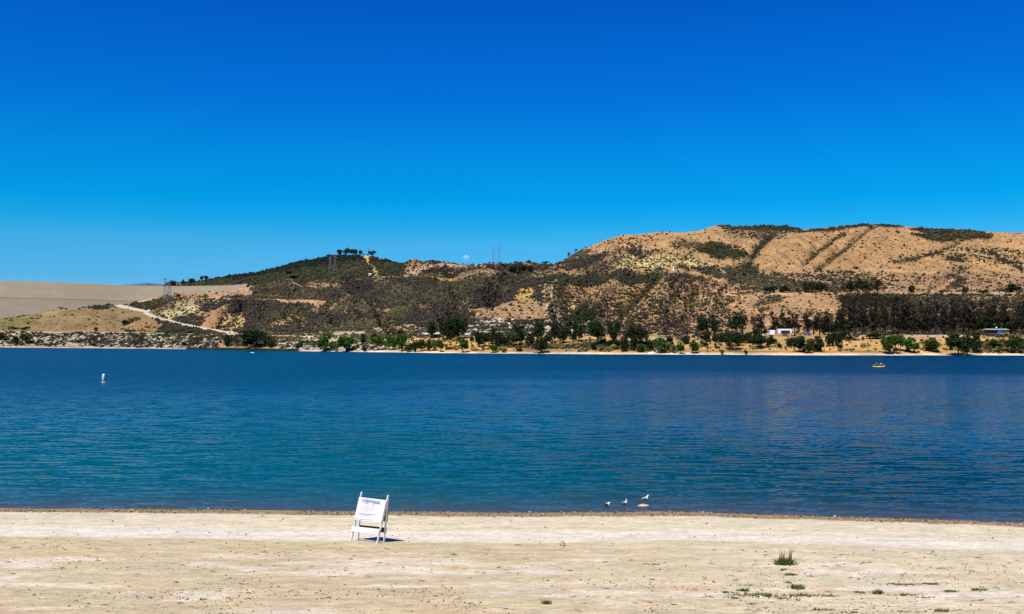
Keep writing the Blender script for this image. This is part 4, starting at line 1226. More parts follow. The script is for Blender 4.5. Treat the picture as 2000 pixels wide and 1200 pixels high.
# the dark eucalyptus belt behind the terrace: three loose rows
euc = []
for x in (1512, 1525, 1538, 1551, 1574, 1585, 1597, 1609, 1619):
    euc.append((x, 655 + random.uniform(-1, 1), random.uniform(41, 49), random.uniform(17, 22)))
x = 1636
while x < 2040:
    hh = random.uniform(42, 62) if x < 1660 or x > 1900 else random.uniform(46, 78)
    if not (1659 < x < 1667 and False):
        euc.append((x, 654 + random.uniform(-1.5, 1.5), hh, random.uniform(14, 20)))
    x += random.uniform(7.5, 13)
x = 1645
while x < 2035:
    euc.append((x, 648 + random.uniform(-1.5, 1.5), random.uniform(44, 62), random.uniform(13, 18)))
    x += random.uniform(17, 30)
for e in euc: T.append((*e, 'eucalyptus', 'belt'))
T += [(1778, 655, 32, 24, 'broad', 'belt'), (1922, 655, 42, 26, 'broad', 'belt'), (1642, 656, 22, 18, 'broad', 'belt'), (1690, 655, 14, 20, 'dead', 'belt'), (1560, 653, 15, 9, 'dead', 'belt'), (1605, 656, 17, 26, 'broad', 'belt'), (1627, 655, 16, 14, 'broad', 'belt'),
      (1946, 655, 26, 18, 'broad', 'belt'), (1975, 655, 22, 20, 'broad', 'belt')]

ORD = ['first', 'second', 'third', 'fourth', 'fifth', 'sixth', 'seventh', 'eighth', 'ninth', 'tenth', 'eleventh', 'twelfth', 'thirteenth', 'fourteenth', 'fifteenth', 'sixteenth', 'seventeenth', 'eighteenth', 'nineteenth', 'twentieth']
ORD += ['twenty-' + o for o in ORD[:9]] + ['thirtieth'] + ['thirty-' + o for o in ORD[:9]] + ['fortieth'] + ['forty-' + o for o in ORD[:9]] + ['fiftieth'] + ['fifty-' + o for o in ORD[:9]]
LAND = {
    'bank': [(320, 'the pale bank boulders')],
    'field': [(97, 'the bare pole')],
    'shore': [(520, 'the reeds'), (1268, 'the sand path'), (1716, 'the yellow kayak'), (1945.5, 'the blue door hut')],
    'terrace': [(700, 'the pale clearing'), (893, 'the blue canopy'), (1221, 'the flat shelter roof'), (1530, 'the white camper'), (1945.5, 'the blue door hut')],
    'bench': [(1632, 'the bare gap')], 'slope': [(1220, 'the pale cliff')],
    'crest': [(719, 'the antenna mast'), (970, 'the skyline pylons')], 'belt': [(1532, 'the white camper'), (1815, 'the belt middle'), (1945.5, 'the blue door hut')],
}
LAND['belt'] = [(1532, 'the white camper'), (1738, 'the round shore willow'), (1945.5, 'the blue door hut')]
WHERE = {'bank': 'on the rocky bank', 'field': 'on the dry field', 'shore': 'at the waterline', 'terrace': 'on the terrace', 'bench': 'on the upper bench', 'slope': 'on the hillside',
         'crest': 'on the skyline', 'belt': 'in the dark belt'}
LOOK = {'willow': ('bright green', 'willow'), 'olive': ('olive', 'shrub'), 'shrub': ('dark', 'shrub'), 'midshrub': ('green', 'shrub'), 'broad': ('dark green', 'tree'), 'green': ('green', 'tree'),
        'eucalyptus': ('dark', 'eucalyptus'), 'dead': ('brown', 'bare tree'), 'pine': ('dark', 'conifer')}
CATS = {'willow': 'tree', 'olive': 'shrub', 'shrub': 'shrub', 'midshrub': 'shrub'}
GRP = {'bank': 'trees on the rocky far bank', 'field': 'bushes on the left field', 'shore': 'trees along the far waterline', 'terrace': 'trees on the picnic terrace', 'bench': 'trees on the upper bench',
       'slope': 'trees scattered on the hillside', 'crest': 'trees on the skyline', 'belt': 'eucalyptus belt behind the terrace'}
used = {}
for i, (px, by, hp, wp, kd, zn) in enumerate(T):
    vars_ = KIND[kd]; k = used.get(kd, 0); used[kd] = k + 1
    h0, w0, pr = vars_[k % len(vars_)]
    if zn == 'crest' and by < 529:
        p = crest_at(px); 
        top = by - hp
        by = HZ - (p.z - HC) / p.y * F
        hp = max(by - top, 3)
    elif zn == 'belt' or zn in ('terrace',) and by < 656.8 and px > 1280:
        p = ground_at(px, min(by, 655.5)) if zn != 'belt' else None
        if p is None:
            c0 = int(round(float(col_index(px)))); dsel = C_D[c0] - 12 if by > 650.5 else C_D[c0] + 14
            k_ = int(np.argmin(np.abs(TD[:, c0] - dsel))); p = Vector(((px - 1000) / F * TD[k_, c0], TD[k_, c0], TZ[k_, c0]))
            p.x += random.uniform(-1, 1)
    else:
        p = ground_at(px, by)
    D = p.y
    kz = 1.12 if zn in ('terrace', 'shore', 'bank') else 1.0
    sc_h = hp * D / F / h0 * kz; sc_w = wp * D / F / w0 * 1.12 * kz
    r = pr if k < len(vars_) else copy_tree(pr)
    r.location = p; r.scale = (sc_w, sc_w * random.uniform(.85, 1.05), sc_h)
    r.rotation_euler = (0, 0, random.uniform(0, 6.28))
    # nearest landmark and rank among same-look trees on that side, so every label is its own
    lx, ln = min(LAND[zn], key=lambda a: abs(a[0] - px) + (.0 if a[0] != px else .1))
    side = 'left' if px < lx else 'right'
    same = sorted([(abs(q[0] - lx), j) for j, q in enumerate(T) if q[5] == zn and LOOK[q[4]] == LOOK[kd] and ((q[0] < lx) == (px < lx))
                   and min(LAND[zn], key=lambda a: abs(a[0] - q[0]))[0] == lx])
    rank = [j for _, j in same].index(i)
    colr, knd = LOOK[kd]
    asp = 'tall' if hp > wp * 1.5 else ('low' if hp < wp * .7 else ('large' if hp > 30 else ('small' if hp < 11 else 'rounded')))
    lab = f"{asp} {colr} {knd} {WHERE[zn]}, {ORD[rank]} {side} of {ln}"
    tag(r, lab, CATS.get(kd, 'tree'), GRP[zn])
for kd, vars_ in KIND.items():
    for j in range(used.get(kd, 0), len(vars_)):
        root = vars_[j][2]
        for ch in list(root.children): bpy.data.objects.remove(ch)
        bpy.data.objects.remove(root)

# ------------------------------------------------------------------ the white A-frame sign on the beach
M_wpaint = simple('white_paint', (.70, .70, .69), .35, .05, 14.0)
M_wboard = simple('white_board', (.63, .645, .66), .28, .04, 3.0)
M_shadeboard = simple('shaded_rear_board', (.015, .015, .015), .7, .2)  # near-black: shade behind the front board painted into the rear boards
M_blue = simple('faded_blue_ink', (.06, .16, .46), .6, .25, 40.0)
M_grey = simple('faded_grey_ink', (.14, .16, .28), .6, .25, 40.0)
M_pink = simple('faded_red_ink', (.56, .46, .50), .6, .12, 40.0)
M_rust = simple('bare_wood', (.45, .28, .16), .9, .3, 20.0)
A_ = beach_at(685.5, 1056); B_ = beach_at(736.5, 1061)
wv = Vector((B_.x - A_.x, B_.y - A_.y, 0)); SW = wv.length; wu = wv.normalized(); pu = Vector((-wu.y, wu.x, 0))
if pu.y < 0: pu = -pu
HS = 1.47; LEAN = .17; RACK = .29
root = empty('folding_sign', A_)
tag(root, 'white wooden A-frame sign with faded blue lettering standing crooked on the beach sand', 'sign')


def SP(u, t, face=0, outv=0.0):
    """point on the front (face=0) or rear (face=1) frame: u across (m), t 0 foot .. 1 top"""
    foot = wu * u + (pu * .30 * face)
    gz = float(beach_z(A_.x + foot.x, A_.y + foot.y)) - A_.z
    foot.z = gz - .02
    top = wu * (u + RACK) + pu * LEAN + Vector((0, 0, HS))
    p = foot.lerp(top, t)
    nrm = (wu.cross((top - foot).normalized())).normalized()
    if (nrm.dot(pu) > 0) != (face == 1): nrm = -nrm
    return p + nrm * outv


def panel(face, t0, t1, u0, u1, th, o0):
    pts = []
    for o_ in (o0, o0 + th):
        for (u_, t_) in ((u0, t0), (u1, t0), (u1, t1), (u0, t1)):
            pts.append(SP(u_, t_, face, o_))
    return MB().add(pts, [(3, 2, 1, 0), (4, 5, 6, 7), (0, 1, 5, 4), (1, 2, 6, 5), (2, 3, 7, 6), (3, 0, 4, 7)])


for face in (0, 1):
    for u_ in (0.0, SW):
        mb = MB(); a = SP(u_, 0, face); b_ = SP(u_, 1.0 if face == 0 else .94, face)
        mb.beam(a, b_, .036, .055, up=pu)
        mb.build('leg', M_wpaint, root, bevel=.004)
    bd = panel(face, .435, .90, -.02, SW + .02, .018, .036).build('board', M_wboard if face == 0 else M_shadeboard, root, bevel=.002)
    panel(face, .20, .305, -.035, SW + .01, .02, .038).build('brace', M_wpaint if face == 0 else M_shadeboard, root, bevel=.003)
    if face == 0:
        FB = bd
for u_ in (0.0, SW):
    MB().tube([SP(u_ - .035, .955, 0, 0), SP(u_ + .035, .955, 0, 0)], .012, 8).build('hinge_bolt', M_rust, root)


def strokes(segs_, w, mat, name):
    mb = MB()
    for (u0, t0, u1, t1, *ww) in segs_:
        W_ = (ww[0] if ww else w)
        d = Vector((u1 - u0, (t1 - t0) * HS)); L = d.length or 1e-3; d = d / L; q = Vector((-d.y, d.x)) * W_ / 2
        vs_ = []
        for o_ in (.0545, .0575):
            for (s_, e) in ((0, -1), (1, -1), (1, 1), (0, 1)):
                uu = (u0, u1)[s_] + q.x * e; tt = (t0, t1)[s_] + q.y * e / HS
                vs_.append(SP(uu, tt, 0, o_))
        mb.add(vs_, [(3, 2, 1, 0), (4, 5, 6, 7), (0, 1, 5, 4), (1, 2, 6, 5), (2, 3, 7, 6), (3, 0, 4, 7)])
    o = mb.build(name, mat, FB)
    return o


rs = random.Random(4)
hd = [(.17, .868, .205, .80), (.205, .80, .27, .875), (.15, .83, .17, .868)]       # script capital at the start of the heading
x = .29
while x < .86:
    if not .43 < x < .52:
        hd += [(x, .795 if rs.random() < .2 else .805, x + rs.uniform(-.004, .012), .855)]
        if rs.random() < .6: hd += [(x, .853, x + .026, .848)]
        if rs.random() < .4: hd += [(x, .81, x + .026, .806)]
    x += rs.uniform(.030, .042)
hd += [(.30, .785, .44, .782, .008), (.56, .780, .68, .775, .008)]
strokes(hd, .018, M_blue, 'heading_lettering')
strokes([(.21, .878, .42, .876, .014)], .012, M_pink, 'heading_bar')
mb = MB()
for o_ in (.0545, .059):
    pass
ce = (.475, .838); ring0 = [SP(ce[0] + .032 * math.cos(6.283 * k / 20), ce[1] + .032 * math.sin(6.283 * k / 20) / HS, 0, .0545) for k in range(20)]
ring1 = [SP(ce[0] + .032 * math.cos(6.283 * k / 20), ce[1] + .032 * math.sin(6.283 * k / 20) / HS, 0, .058) for k in range(20)]
mb.rings([ring0, ring1]); mb.build('round_emblem', simple('emblem_blue', (.06, .20, .62), .5, .1), FB)
big = []
for i, gx in enumerate((.16, .28, .40, .52, .64)):      # large sun-bleached word, only its strokes remain
    big += [(gx, .63, gx + .01, .74, .018)]
    if i % 2 == 0: big += [(gx, .74, gx + .07, .737, .014), (gx, .685, gx + .055, .684, .012)]
    else: big += [(gx + .07, .63, gx + .06, .74, .014)]
strokes(big, .014, M_pink, 'main_lettering')
row = []
for (tt, sx0, sx1) in ((.575, .10, .74), (.545, .18, .60)):
    x = sx0
    while x < sx1:
        L = rs.uniform(.018, .05)
        row += [(x, tt, x + L, tt - .001, .020 if tt > .56 else .011)]
        x += L + rs.uniform(.008, .03)
strokes(row, .012, M_grey, 'small_lettering')
strokes([(.02, .462, .14, .462, .012), (.20, .462, .30, .461, .012), (.34, .46, .40, .46, .012), (.45, .462, .475, .462, .026), (.52, .461, .60, .46, .012), (.66, .462, .69, .462, .028)], .012, M_blue, 'footer_lettering')

# ------------------------------------------------------------------ gulls
M_white = simple('white_feathers', (.78, .76, .73), .8, .06, 20)
M_gwing = simple('grey_feathers', (.13, .11, .10), .8, .25, 30)
M_gdark = simple('dark_feathers', (.035, .03, .03), .8, .2, 30)
M_beak = simple('beak_horn', (.45, .30, .08), .5, .1)
M_gleg = simple('gull_leg_skin', (.30, .22, .14), .7, .1)
m, nt, b = nmat('gull_plumage')      # white head and breast, shade on the underside painted in as brown
at = N(nt, 'ShaderNodeAttribute', attribute_name='tone'); nt.links.new(at.outputs['Color'], b.inputs['Base Color']); b.inputs['Roughness'].default_value = .85
M_gull = m


def gull(loc, rz, head, scale, label, M_w=None):
    """head: (forward, up) of the head centre in body lengths"""
    r = empty('gull', loc, rz); r.scale = (scale * .88, scale, scale * 1.34); M_w = M_w or M_gwing
    hx, hz = head
    # spine from tail to beak base (x forward, z up), radii (side, vertical)
    sp = [(-.25, .175, .008, .006), (-.19, .185, .03, .018), (-.12, .19, .055, .045), (-.03, .185, .075, .072), (.06, .19, .075, .078), (.115, .215, .055, .065)]
    nk = [(.115 + (hx - .115) * .45, .215 + (hz - .215) * .5, .036, .042), (hx - .01, hz - .025, .033, .036), (hx, hz, .036, .036), (hx + .028, hz + .004, .028, .028), (hx + .05, hz, .012, .012)]
    S_ = sp + nk; rings = []
    n = 14; toneC = []
    for i, (x_, z_, a, c_) in enumerate(S_):
        p0 = S_[max(i - 1, 0)]; p1 = S_[min(i + 1, len(S_) - 1)]
        d = Vector((p1[0] - p0[0], 0, p1[1] - p0[1])).normalized(); up = Vector((-d.z, 0, d.x))
        rings.append([Vector((x_, 0, z_)) + Vector((0, 1, 0)) * a * math.cos(6.283 * k / n) + up * c_ * math.sin(6.283 * k / n) for k in range(n)])
        for k in range(n):
            low = math.sin(6.283 * k / n) < -.25
            w = (.78, .76, .73); br = (.16, .10, .075)
            toneC.append(br if (low and i in (2, 3, 4)) else ((.05, .04, .04) if i == 0 else w))
    mb = MB().rings(rings)
    body = mb.build('body', M_gull, r, True)
    ca = body.data.color_attributes.new('tone', 'FLOAT_COLOR', 'POINT')
    for k_, c_ in enumerate(toneC): ca.data[k_].color = (*c_, 1)
    sm = body.modifiers.new('s', 'SUBSURF'); sm.levels = 1; sm.render_levels = 1
    for sd_ in (-1, 1):
        # folded wing: a thin curved leaf lying on the flank, dark at the tip
        wr = []
        for (x_, z_, h_, y_) in ((.09, .205, .012, .070), (.04, .205, .040, .080), (-.05, .200, .045, .080), (-.14, .190, .030, .060), (-.20, .182, .018, .036)):
            wr.append([Vector((x_, sd_ * (y_ + .010 * math.cos(6.283 * k / 8)), z_ + h_ * math.sin(6.283 * k / 8) + .012)) for k in range(8)])
        MB().rings(wr).build('wing', M_w, r, True)
        tp = []
        for (x_, z_, h_, y_) in ((-.19, .183, .016, .036), (-.24, .178, .012, .020), (-.29, .172, .004, .008)):
            tp.append([Vector((x_, sd_ * (y_ + .006 * math.cos(6.283 * k / 8)), z_ + h_ * math.sin(6.283 * k / 8) + .012)) for k in range(8)])
        MB().rings(tp).build('wing_tip', M_gdark, r, True)
        lg = MB().tube([(.0, sd_ * .03, .13), (-.008, sd_ * .03, .07), (.004, sd_ * .03, .006)], [.009, .006, .006], 6)
        lg.add([(0, sd_ * .03 - .006, .008), (0, sd_ * .03 + .006, .008), (.05, sd_ * .03 + .022, .002), (.055, sd_ * .03, .002), (.05, sd_ * .03 - .022, .002)], [(0, 4, 3, 2, 1)])
        lg.build('leg', M_gleg, r)
        MB().tube([(hx + .018, sd_ * .027, hz + .010), (hx + .018, sd_ * .034, hz + .010)], .005, 8).build('eye', M_gdark, r)
    MB().tube([(hx + .045, 0, hz), (hx + .08, 0, hz - .004), (hx + .095, 0, hz - .014)], [.010, .008, .002], 8).build('beak', M_beak, r, True)
    tag(r, label, 'gull', 'gulls wading at the shore')
    return r


def water_at(px, py, z=0.0):
    D = (HC - z) * F / (py - HZ)
    return Vector(((px - 1000) / F * D, D, z))


g1 = water_at(1185, 993); g1.z = -.045
gull(g1, math.radians(-8), (.150, .265), .70, 'dark winged gull with its white head held low, wading nearest the sign', M_gdark)
g2 = water_at(1219.5, 989); g2.z = -.06
gull(g2, math.radians(-12), (.115, .330), .68, 'upright white headed gull in the middle, wading in the shallows', simple('brown_feathers', (.16, .12, .10), .8, .25, 30))
rk_c = water_at(1257, 989.5)
g3 = Vector((rk_c.x + .05, rk_c.y + .02, .075))
gull(g3, math.radians(5), (.165, .315), .78, 'gull standing tall on the pale flat stone in the water')


def stone(name, loc, dims, seed, mat, label, cat='stone', rz=0.0, sub=3, rough=.18):
    bm = bmesh.new(); bmesh.ops.create_icosphere(bm, subdivisions=sub, radius=.5)
    co = np.array([v.co[:] for v in bm.verts])
    nz = 1 + rough * (fbm(co[:, 0] * 3 + seed, co[:, 1] * 3 + co[:, 2] * 2.1, seed, 3)) + rough * .6 * fbm(co[:, 0] * 7 + seed, co[:, 2] * 7 - co[:, 1] * 3, seed + 3, 2)
    for v, k in zip(bm.verts, nz): v.co = v.co * float(k)
    for f in bm.faces: f.smooth = True
    me = bpy.data.meshes.new(name); bm.to_mesh(me); bm.free(); me.materials.append(mat)
    o = bpy.data.objects.new(name, me); col.objects.link(o)
    o.location = loc; o.scale = dims; o.rotation_euler = (0, 0, rz)
    tag(o, label, cat)
    return o


M_st = simple('pale_stone', (.42, .34, .24), .9, .25, 8.0, bump=.01)
M_st2 = simple('brown_stone', (.42, .27, .15), .9, .3, 10.0, bump=.01)
stone('stone', (rk_c.x, rk_c.y, .02), (.44, .26, .13), 3, M_st, 'flat pale stone in the shallows under the rightmost gull')
p = beach_at(1099, 1067); stone('stone', p + Vector((0, 0, .05)), (.15, .13, .19), 9, M_st2, 'upright brown stone alone on the smooth sand', rough=.35)
p = beach_at(512, 1002.5); stone('stone', p + Vector((0, 0, -.01)), (.34, .12, .06), 12, simple('dun_stone', (.34, .28, .20), .9, .25, 8.0), 'long pale stone lying in the wet pebble strip')

# ------------------------------------------------------------------ pebbles, litter and weeds on the beach
def beach_scatter(n, y0, y1, x0=-60, x1=2060, filt=None):
    px = RNG.uniform(x0, x1, n * 3); py = RNG.uniform(y0, y1, n * 3)
    D = HC * F / (py - HZ)
    for _ in range(8):
        X = (px - 1000) / F * D; z = beach_z(X, D); D = .5 * D + .5 * (HC - z) * F / (py - HZ)
    X = (px - 1000) / F * D; z = beach_z(X, D)
    k = np.ones(len(X), bool) if filt is None else filt(X, D)
    P = np.stack([X, D, z], -1)[k][:n]
    return P


M_peb = toned('pebbles', rough=.85, spec=.2)
tones_p = np.array([alb(150, 124, 92), alb(96, 78, 60), alb(206, 184, 152), alb(120, 112, 104), alb(176, 140, 98), alb(70, 56, 44)])
P = beach_scatter(15000, 985, 1035, filt=lambda X, Y: (shore_D(X) - Y > -.25) & (shore_D(X) - Y < 1.25) & (fbm(X / .9, Y / .5, 201, 3) > -.25))
C = tones_p[RNG.integers(0, 6, len(P))]
blobs('wet_pebbles', P, RNG.lognormal(-4.25, .5, len(P)), C, M_peb, zs=.6, jit=.2, sink=.3, label='wet pebble and driftwood strip along the near waterline', cat='pebbles')
P = beach_scatter(5600, 1040, 1225, filt=lambda X, Y: (shore_D(X) - Y > 4.5) & (RNG.random(len(X)) < .12 + .9 * smooth(-.05, .45, fbm(X / 1.6, Y / 1.0, 202, 3)) * smooth(5.6, 8, shore_D(X) - Y)))
C = tones_p[RNG.choice(6, len(P), p=[.16, .25, .15, .12, .12, .20])]
blobs('pebbles', P, np.minimum(RNG.lognormal(-4.55, .5, len(P)), .026), C, M_peb, zs=.65, jit=.25, sink=.3, label='small dark pebbles strewn over the rough foreground sand', cat='pebbles')
P = beach_scatter(260, 1000, 1060, filt=lambda X, Y: (shore_D(X) - Y > 1.3) & (shore_D(X) - Y < 6))
blobs('lane_pebbles', P, RNG.lognormal(-4.1, .4, len(P)), tones_p[RNG.integers(0, 6, len(P))], M_peb, zs=.6, jit=.2, label='sparse pebbles on the smooth sand lane', cat='pebbles')


def twig_mesh(n, P, L, C):
    V = []; Fc = []; Cc = []
    for i in range(n):
        a = RNG.uniform(-.5, .5) + (math.pi if RNG.random() < .5 else 0); l = L * RNG.uniform(.4, 1.3); w = RNG.uniform(.006, .014)
        d = np.array([math.cos(a), math.sin(a), 0]); q = np.array([-d[1], d[0], 0]) * w; bend = np.array([0, 0, RNG.uniform(.01, .03)])
        p0 = P[i] - d * l / 2 + [0, 0, .006]; p2 = P[i] + d * l / 2 + [0, 0, .006]; p1 = P[i] + bend + q * RNG.uniform(-4, 4)
        k = len(V)
        for p_, f_ in ((p0, .6), (p1, 1), (p2, .3)):
            V += [p_ - q * f_, p_ + q * f_, p_ + np.array([0, 0, w * 1.4 * f_])]
            Cc += [C[i]] * 3
        for s_ in (0, 3):
            for e in range(3):
                e2 = (e + 1) % 3; Fc.append((k + s_ + e, k + s_ + e2, k + s_ + 3 + e2, k + s_ + 3 + e))
    return np.array(V), np.array(Fc), np.array(Cc)


P = beach_scatter(240, 1060, 1215, filt=lambda X, Y: (shore_D(X) - Y > 6))
V, Fq, Cq = twig_mesh(len(P), P, .16, tones_p[RNG.choice([1, 5, 4], len(P))])
tag(mesh_np('twigs', V, Fq, M_peb, colors=Cq), 'dark twigs and straw scattered over the foreground sand', 'litter', kind='stuff')

# dry tuft
GR = [alb(96, 128, 52), alb(70, 100, 42), alb(150, 144, 76), alb(116, 132, 58)]


def tuft(px, py, n, h, w, spread_x, label, cat='weed patch', name='weed_patch', tall=None, flat=.5, cols_=None):
    c = beach_at(px, py)
    r = empty(name, c)
    xs_ = RNG.normal(0, spread_x, n); ys_ = RNG.normal(0, spread_x * flat, n)
    zz = np.array([float(beach_z(c.x + a, c.y + b2)) for a, b2 in zip(xs_, ys_)]) - c.z
    Pp = np.stack([xs_, ys_, zz - .01], -1)
    pal = np.array(cols_ or GR)
    blades('leaves', Pp, np.full(n, h), np.full(n, w), pal[RNG.integers(0, len(pal), n)], M_grass, per=5, spread=.02, lean=.55, parent=r)
    if tall:
        k = len(tall); Pt = np.array([(a, b2, 0) for a, b2, _ in tall]); Ht = np.array([t[2] for t in tall])
        blades('stalks', Pt, Ht, np.full(k, .026), np.tile(alb(128, 120, 66), (k, 1)), M_grass, per=4, spread=.018, lean=.06, parent=r)
    tag(r, label, cat, 'green weeds on the near sand')
    return r


tuft(1532, 1103, 80, .20, .026, .10, 'tallest green tuft with two upright dry stalks, standing on the open sand', 'grass tuft', 'grass_tuft',
     tall=[(-.06, 0, .56), (-.08, .02, .48), (-.04, .01, .46), (.16, 0, .62), (.14, .02, .36), (.08, 0, .34), (.17, .01, .48)], flat=.35)
WP = [
    (1531, 1113, 10, .05, .05, 'tiny weed just below the tall tuft'),
    (1546, 1124, 26, .08, .08, 'small green weed on the slant below the tall tuft'),
    (1557, 1150, 40, .13, .09, 'bushy weed standing above the long right hand mat'),
    (1540, 1139, 10, .06, .06, 'faint weed sprig halfway down the weedy line'),
    (1485, 1163, 95, .07, .30, 'widest weed mat, yellow green, low on the sand below the tuft'),
    (1562, 1164, 60, .06, .22, 'long thin weed mat directly right of the widest mat'),
    (1529, 1170, 26, .05, .13, 'low weed strip between the two longest mats'),
    (1452, 1155, 26, .09, .06, 'small dark weed at the upper left end of the widest mat'),
    (1453, 1144, 22, .04, .16, 'thin flat weed line above the widest mat'),
    (1420, 1158, 20, .05, .12, 'thin weed left of the widest mat, uppermost there'),
    (1434, 1169, 20, .04, .12, 'thin weed streak left of the widest mat, lowest there'),
    (1383, 1167, 12, .04, .07, 'small olive weed farthest left of the weedy group'),
    (1469, 1181, 10, .04, .07, 'tiny weed below the widest mat'),
    (1603, 1192, 30, .05, .14, 'olive weed strip near the bottom edge, left of the bare patch'),
    (1620, 1165, 22, .06, .10, 'faded weed right of the long thin mat'),
    (1680, 1158, 16, .07, .07, 'small weed between the faded weed and the upright clump'),
    (1713, 1160, 28, .12, .06, 'upright green clump standing between scattered flat weeds'),
    (1762, 1143, 54, .05, .22, 'wide yellow green mat, upper left of the right hand weeds'),
    (1816, 1142, 42, .06, .13, 'compact dark weed mat, upper right of the wide mat'),
    (1768, 1163, 44, .05, .20, 'slanting weed mat below the wide yellow green mat'),
    (1808, 1168, 24, .04, .12, 'thin weed strip at the lower end of the slanting mat'),
    (1855, 1156, 26, .06, .09, 'small dark weed right of the slanting mat'),
    (1909, 1153, 30, .07, .09, 'dark weed farthest right on the sand'),
    (1912, 1173, 10, .04, .06, 'tiny weed below the farthest right dark weed'),
    (1840, 1111, 8, .04, .06, 'tiny grey weed above the compact dark mat'),
    (1757, 1195, 24, .04, .14, 'thin weed line at the bottom below the slanting mat'),
    (1838, 1195, 22, .09, .10, 'dry purple brown weed at the bottom edge'),
    (1660, 1197, 16, .05, .12, 'brown weed at the very bottom edge'),
    (1278, 1103, 26, .04, .13, 'lone thin green weed between the brown stone and the tuft'),
    (1066, 1180, 18, .11, .05, 'dry curled weed below the brown stone near the bottom'),
]
for (px, py, n, h, sxp, lab) in WP:
    tuft(px, py, n, h, .018, sxp, lab, flat=.28 if h < .1 else .6, cols_=[alb(120, 124, 62), alb(84, 98, 50), alb(150, 140, 82)] if h < .08 else None)

# ------------------------------------------------------------------ marker buoy
M_bblack = simple('black_rubber', (.02, .02, .02), .7, .1)
p = water_at(202, 747)
r = empty('marker_buoy', p)
tag(r, 'white cylindrical marker buoy with a dark base ring floating upright on the left', 'buoy')
R0 = .20


def cyl(rings_, n=20): return [[Vector((rr * math.cos(6.283 * k / n), rr * math.sin(6.283 * k / n), z)) for k in range(n)] for rr, z in rings_]


MB().rings(cyl([(R0 * .9, .20), (R0, .23), (R0, 1.08), (R0 * .9, 1.15), (R0 * .4, 1.18)])).build('body', M_wpaint, r, True)
MB().rings(cyl([(R0 * 1.5, -.12), (R0 * 1.5, .02), (R0 * 1.15, .07)])).build('float_collar', simple('weathered_foam', (.55, .58, .62), .8, .1), r)
MB().rings(cyl([(R0 * 1.06, .07), (R0 * 1.06, .20)])).build('base_ring', M_bblack, r)
MB().rings(cyl([(R0 + .004, .62), (R0 + .004, .66)])).build('band', simple('faded_orange', (.65, .45, .40), .6, .1), r)
r.rotation_euler = (.02, .05, 0)
# small white float far out by the reeds
p = water_at(493, 690)
r = empty('mooring_float', p); tag(r, 'tiny white float on the far water in front of the reeds', 'float')
MB().rings([[Vector((x_, rr * math.cos(6.283 * k / 12), .12 + rr * .6 * math.sin(6.283 * k / 12))) for k in range(12)] for x_, rr in ((-.85, .05), (-.6, .22), (0, .3), (.6, .22), (.85, .05))]).build('hull', M_wpaint, r, True)
MB().tube([(0, 0, .25), (0, 0, .5)], .04, 6).build('pin', M_bblack, r)

# ------------------------------------------------------------------ people (continuous skinned bodies)
M_skin = simple('skin', (.45, .26, .17), .7, .1)
M_hair = simple('hair', (.03, .02, .015), .8, .2)


def skinned(name, pts, edges, radii, mat, parent):
    me = bpy.data.meshes.new(name); me.from_pydata([tuple(p_) for p_ in pts], edges, []); me.update()
    o = bpy.data.objects.new(name, me); col.objects.link(o)
    sk = o.modifiers.new('skin', 'SKIN'); 
    if not me.skin_vertices:
        pass
    for i, r_ in enumerate(radii):
        me.skin_vertices[0].data[i].radius = (r_, r_)
    me.skin_vertices[0].data[0].use_root = True
    ss = o.modifiers.new('sub', 'SUBSURF'); ss.levels = 1; ss.render_levels = 1
    dg = bpy.context.evaluated_depsgraph_get()
    m2 = bpy.data.meshes.new_from_object(o.evaluated_get(dg)); bpy.data.objects.remove(o)
    for f in m2.polygons: f.use_smooth = True
    m2.materials.clear(); m2.materials.append(mat)
    o2 = bpy.data.objects.new(name, m2); col.objects.link(o2); o2.parent = parent
    return o2


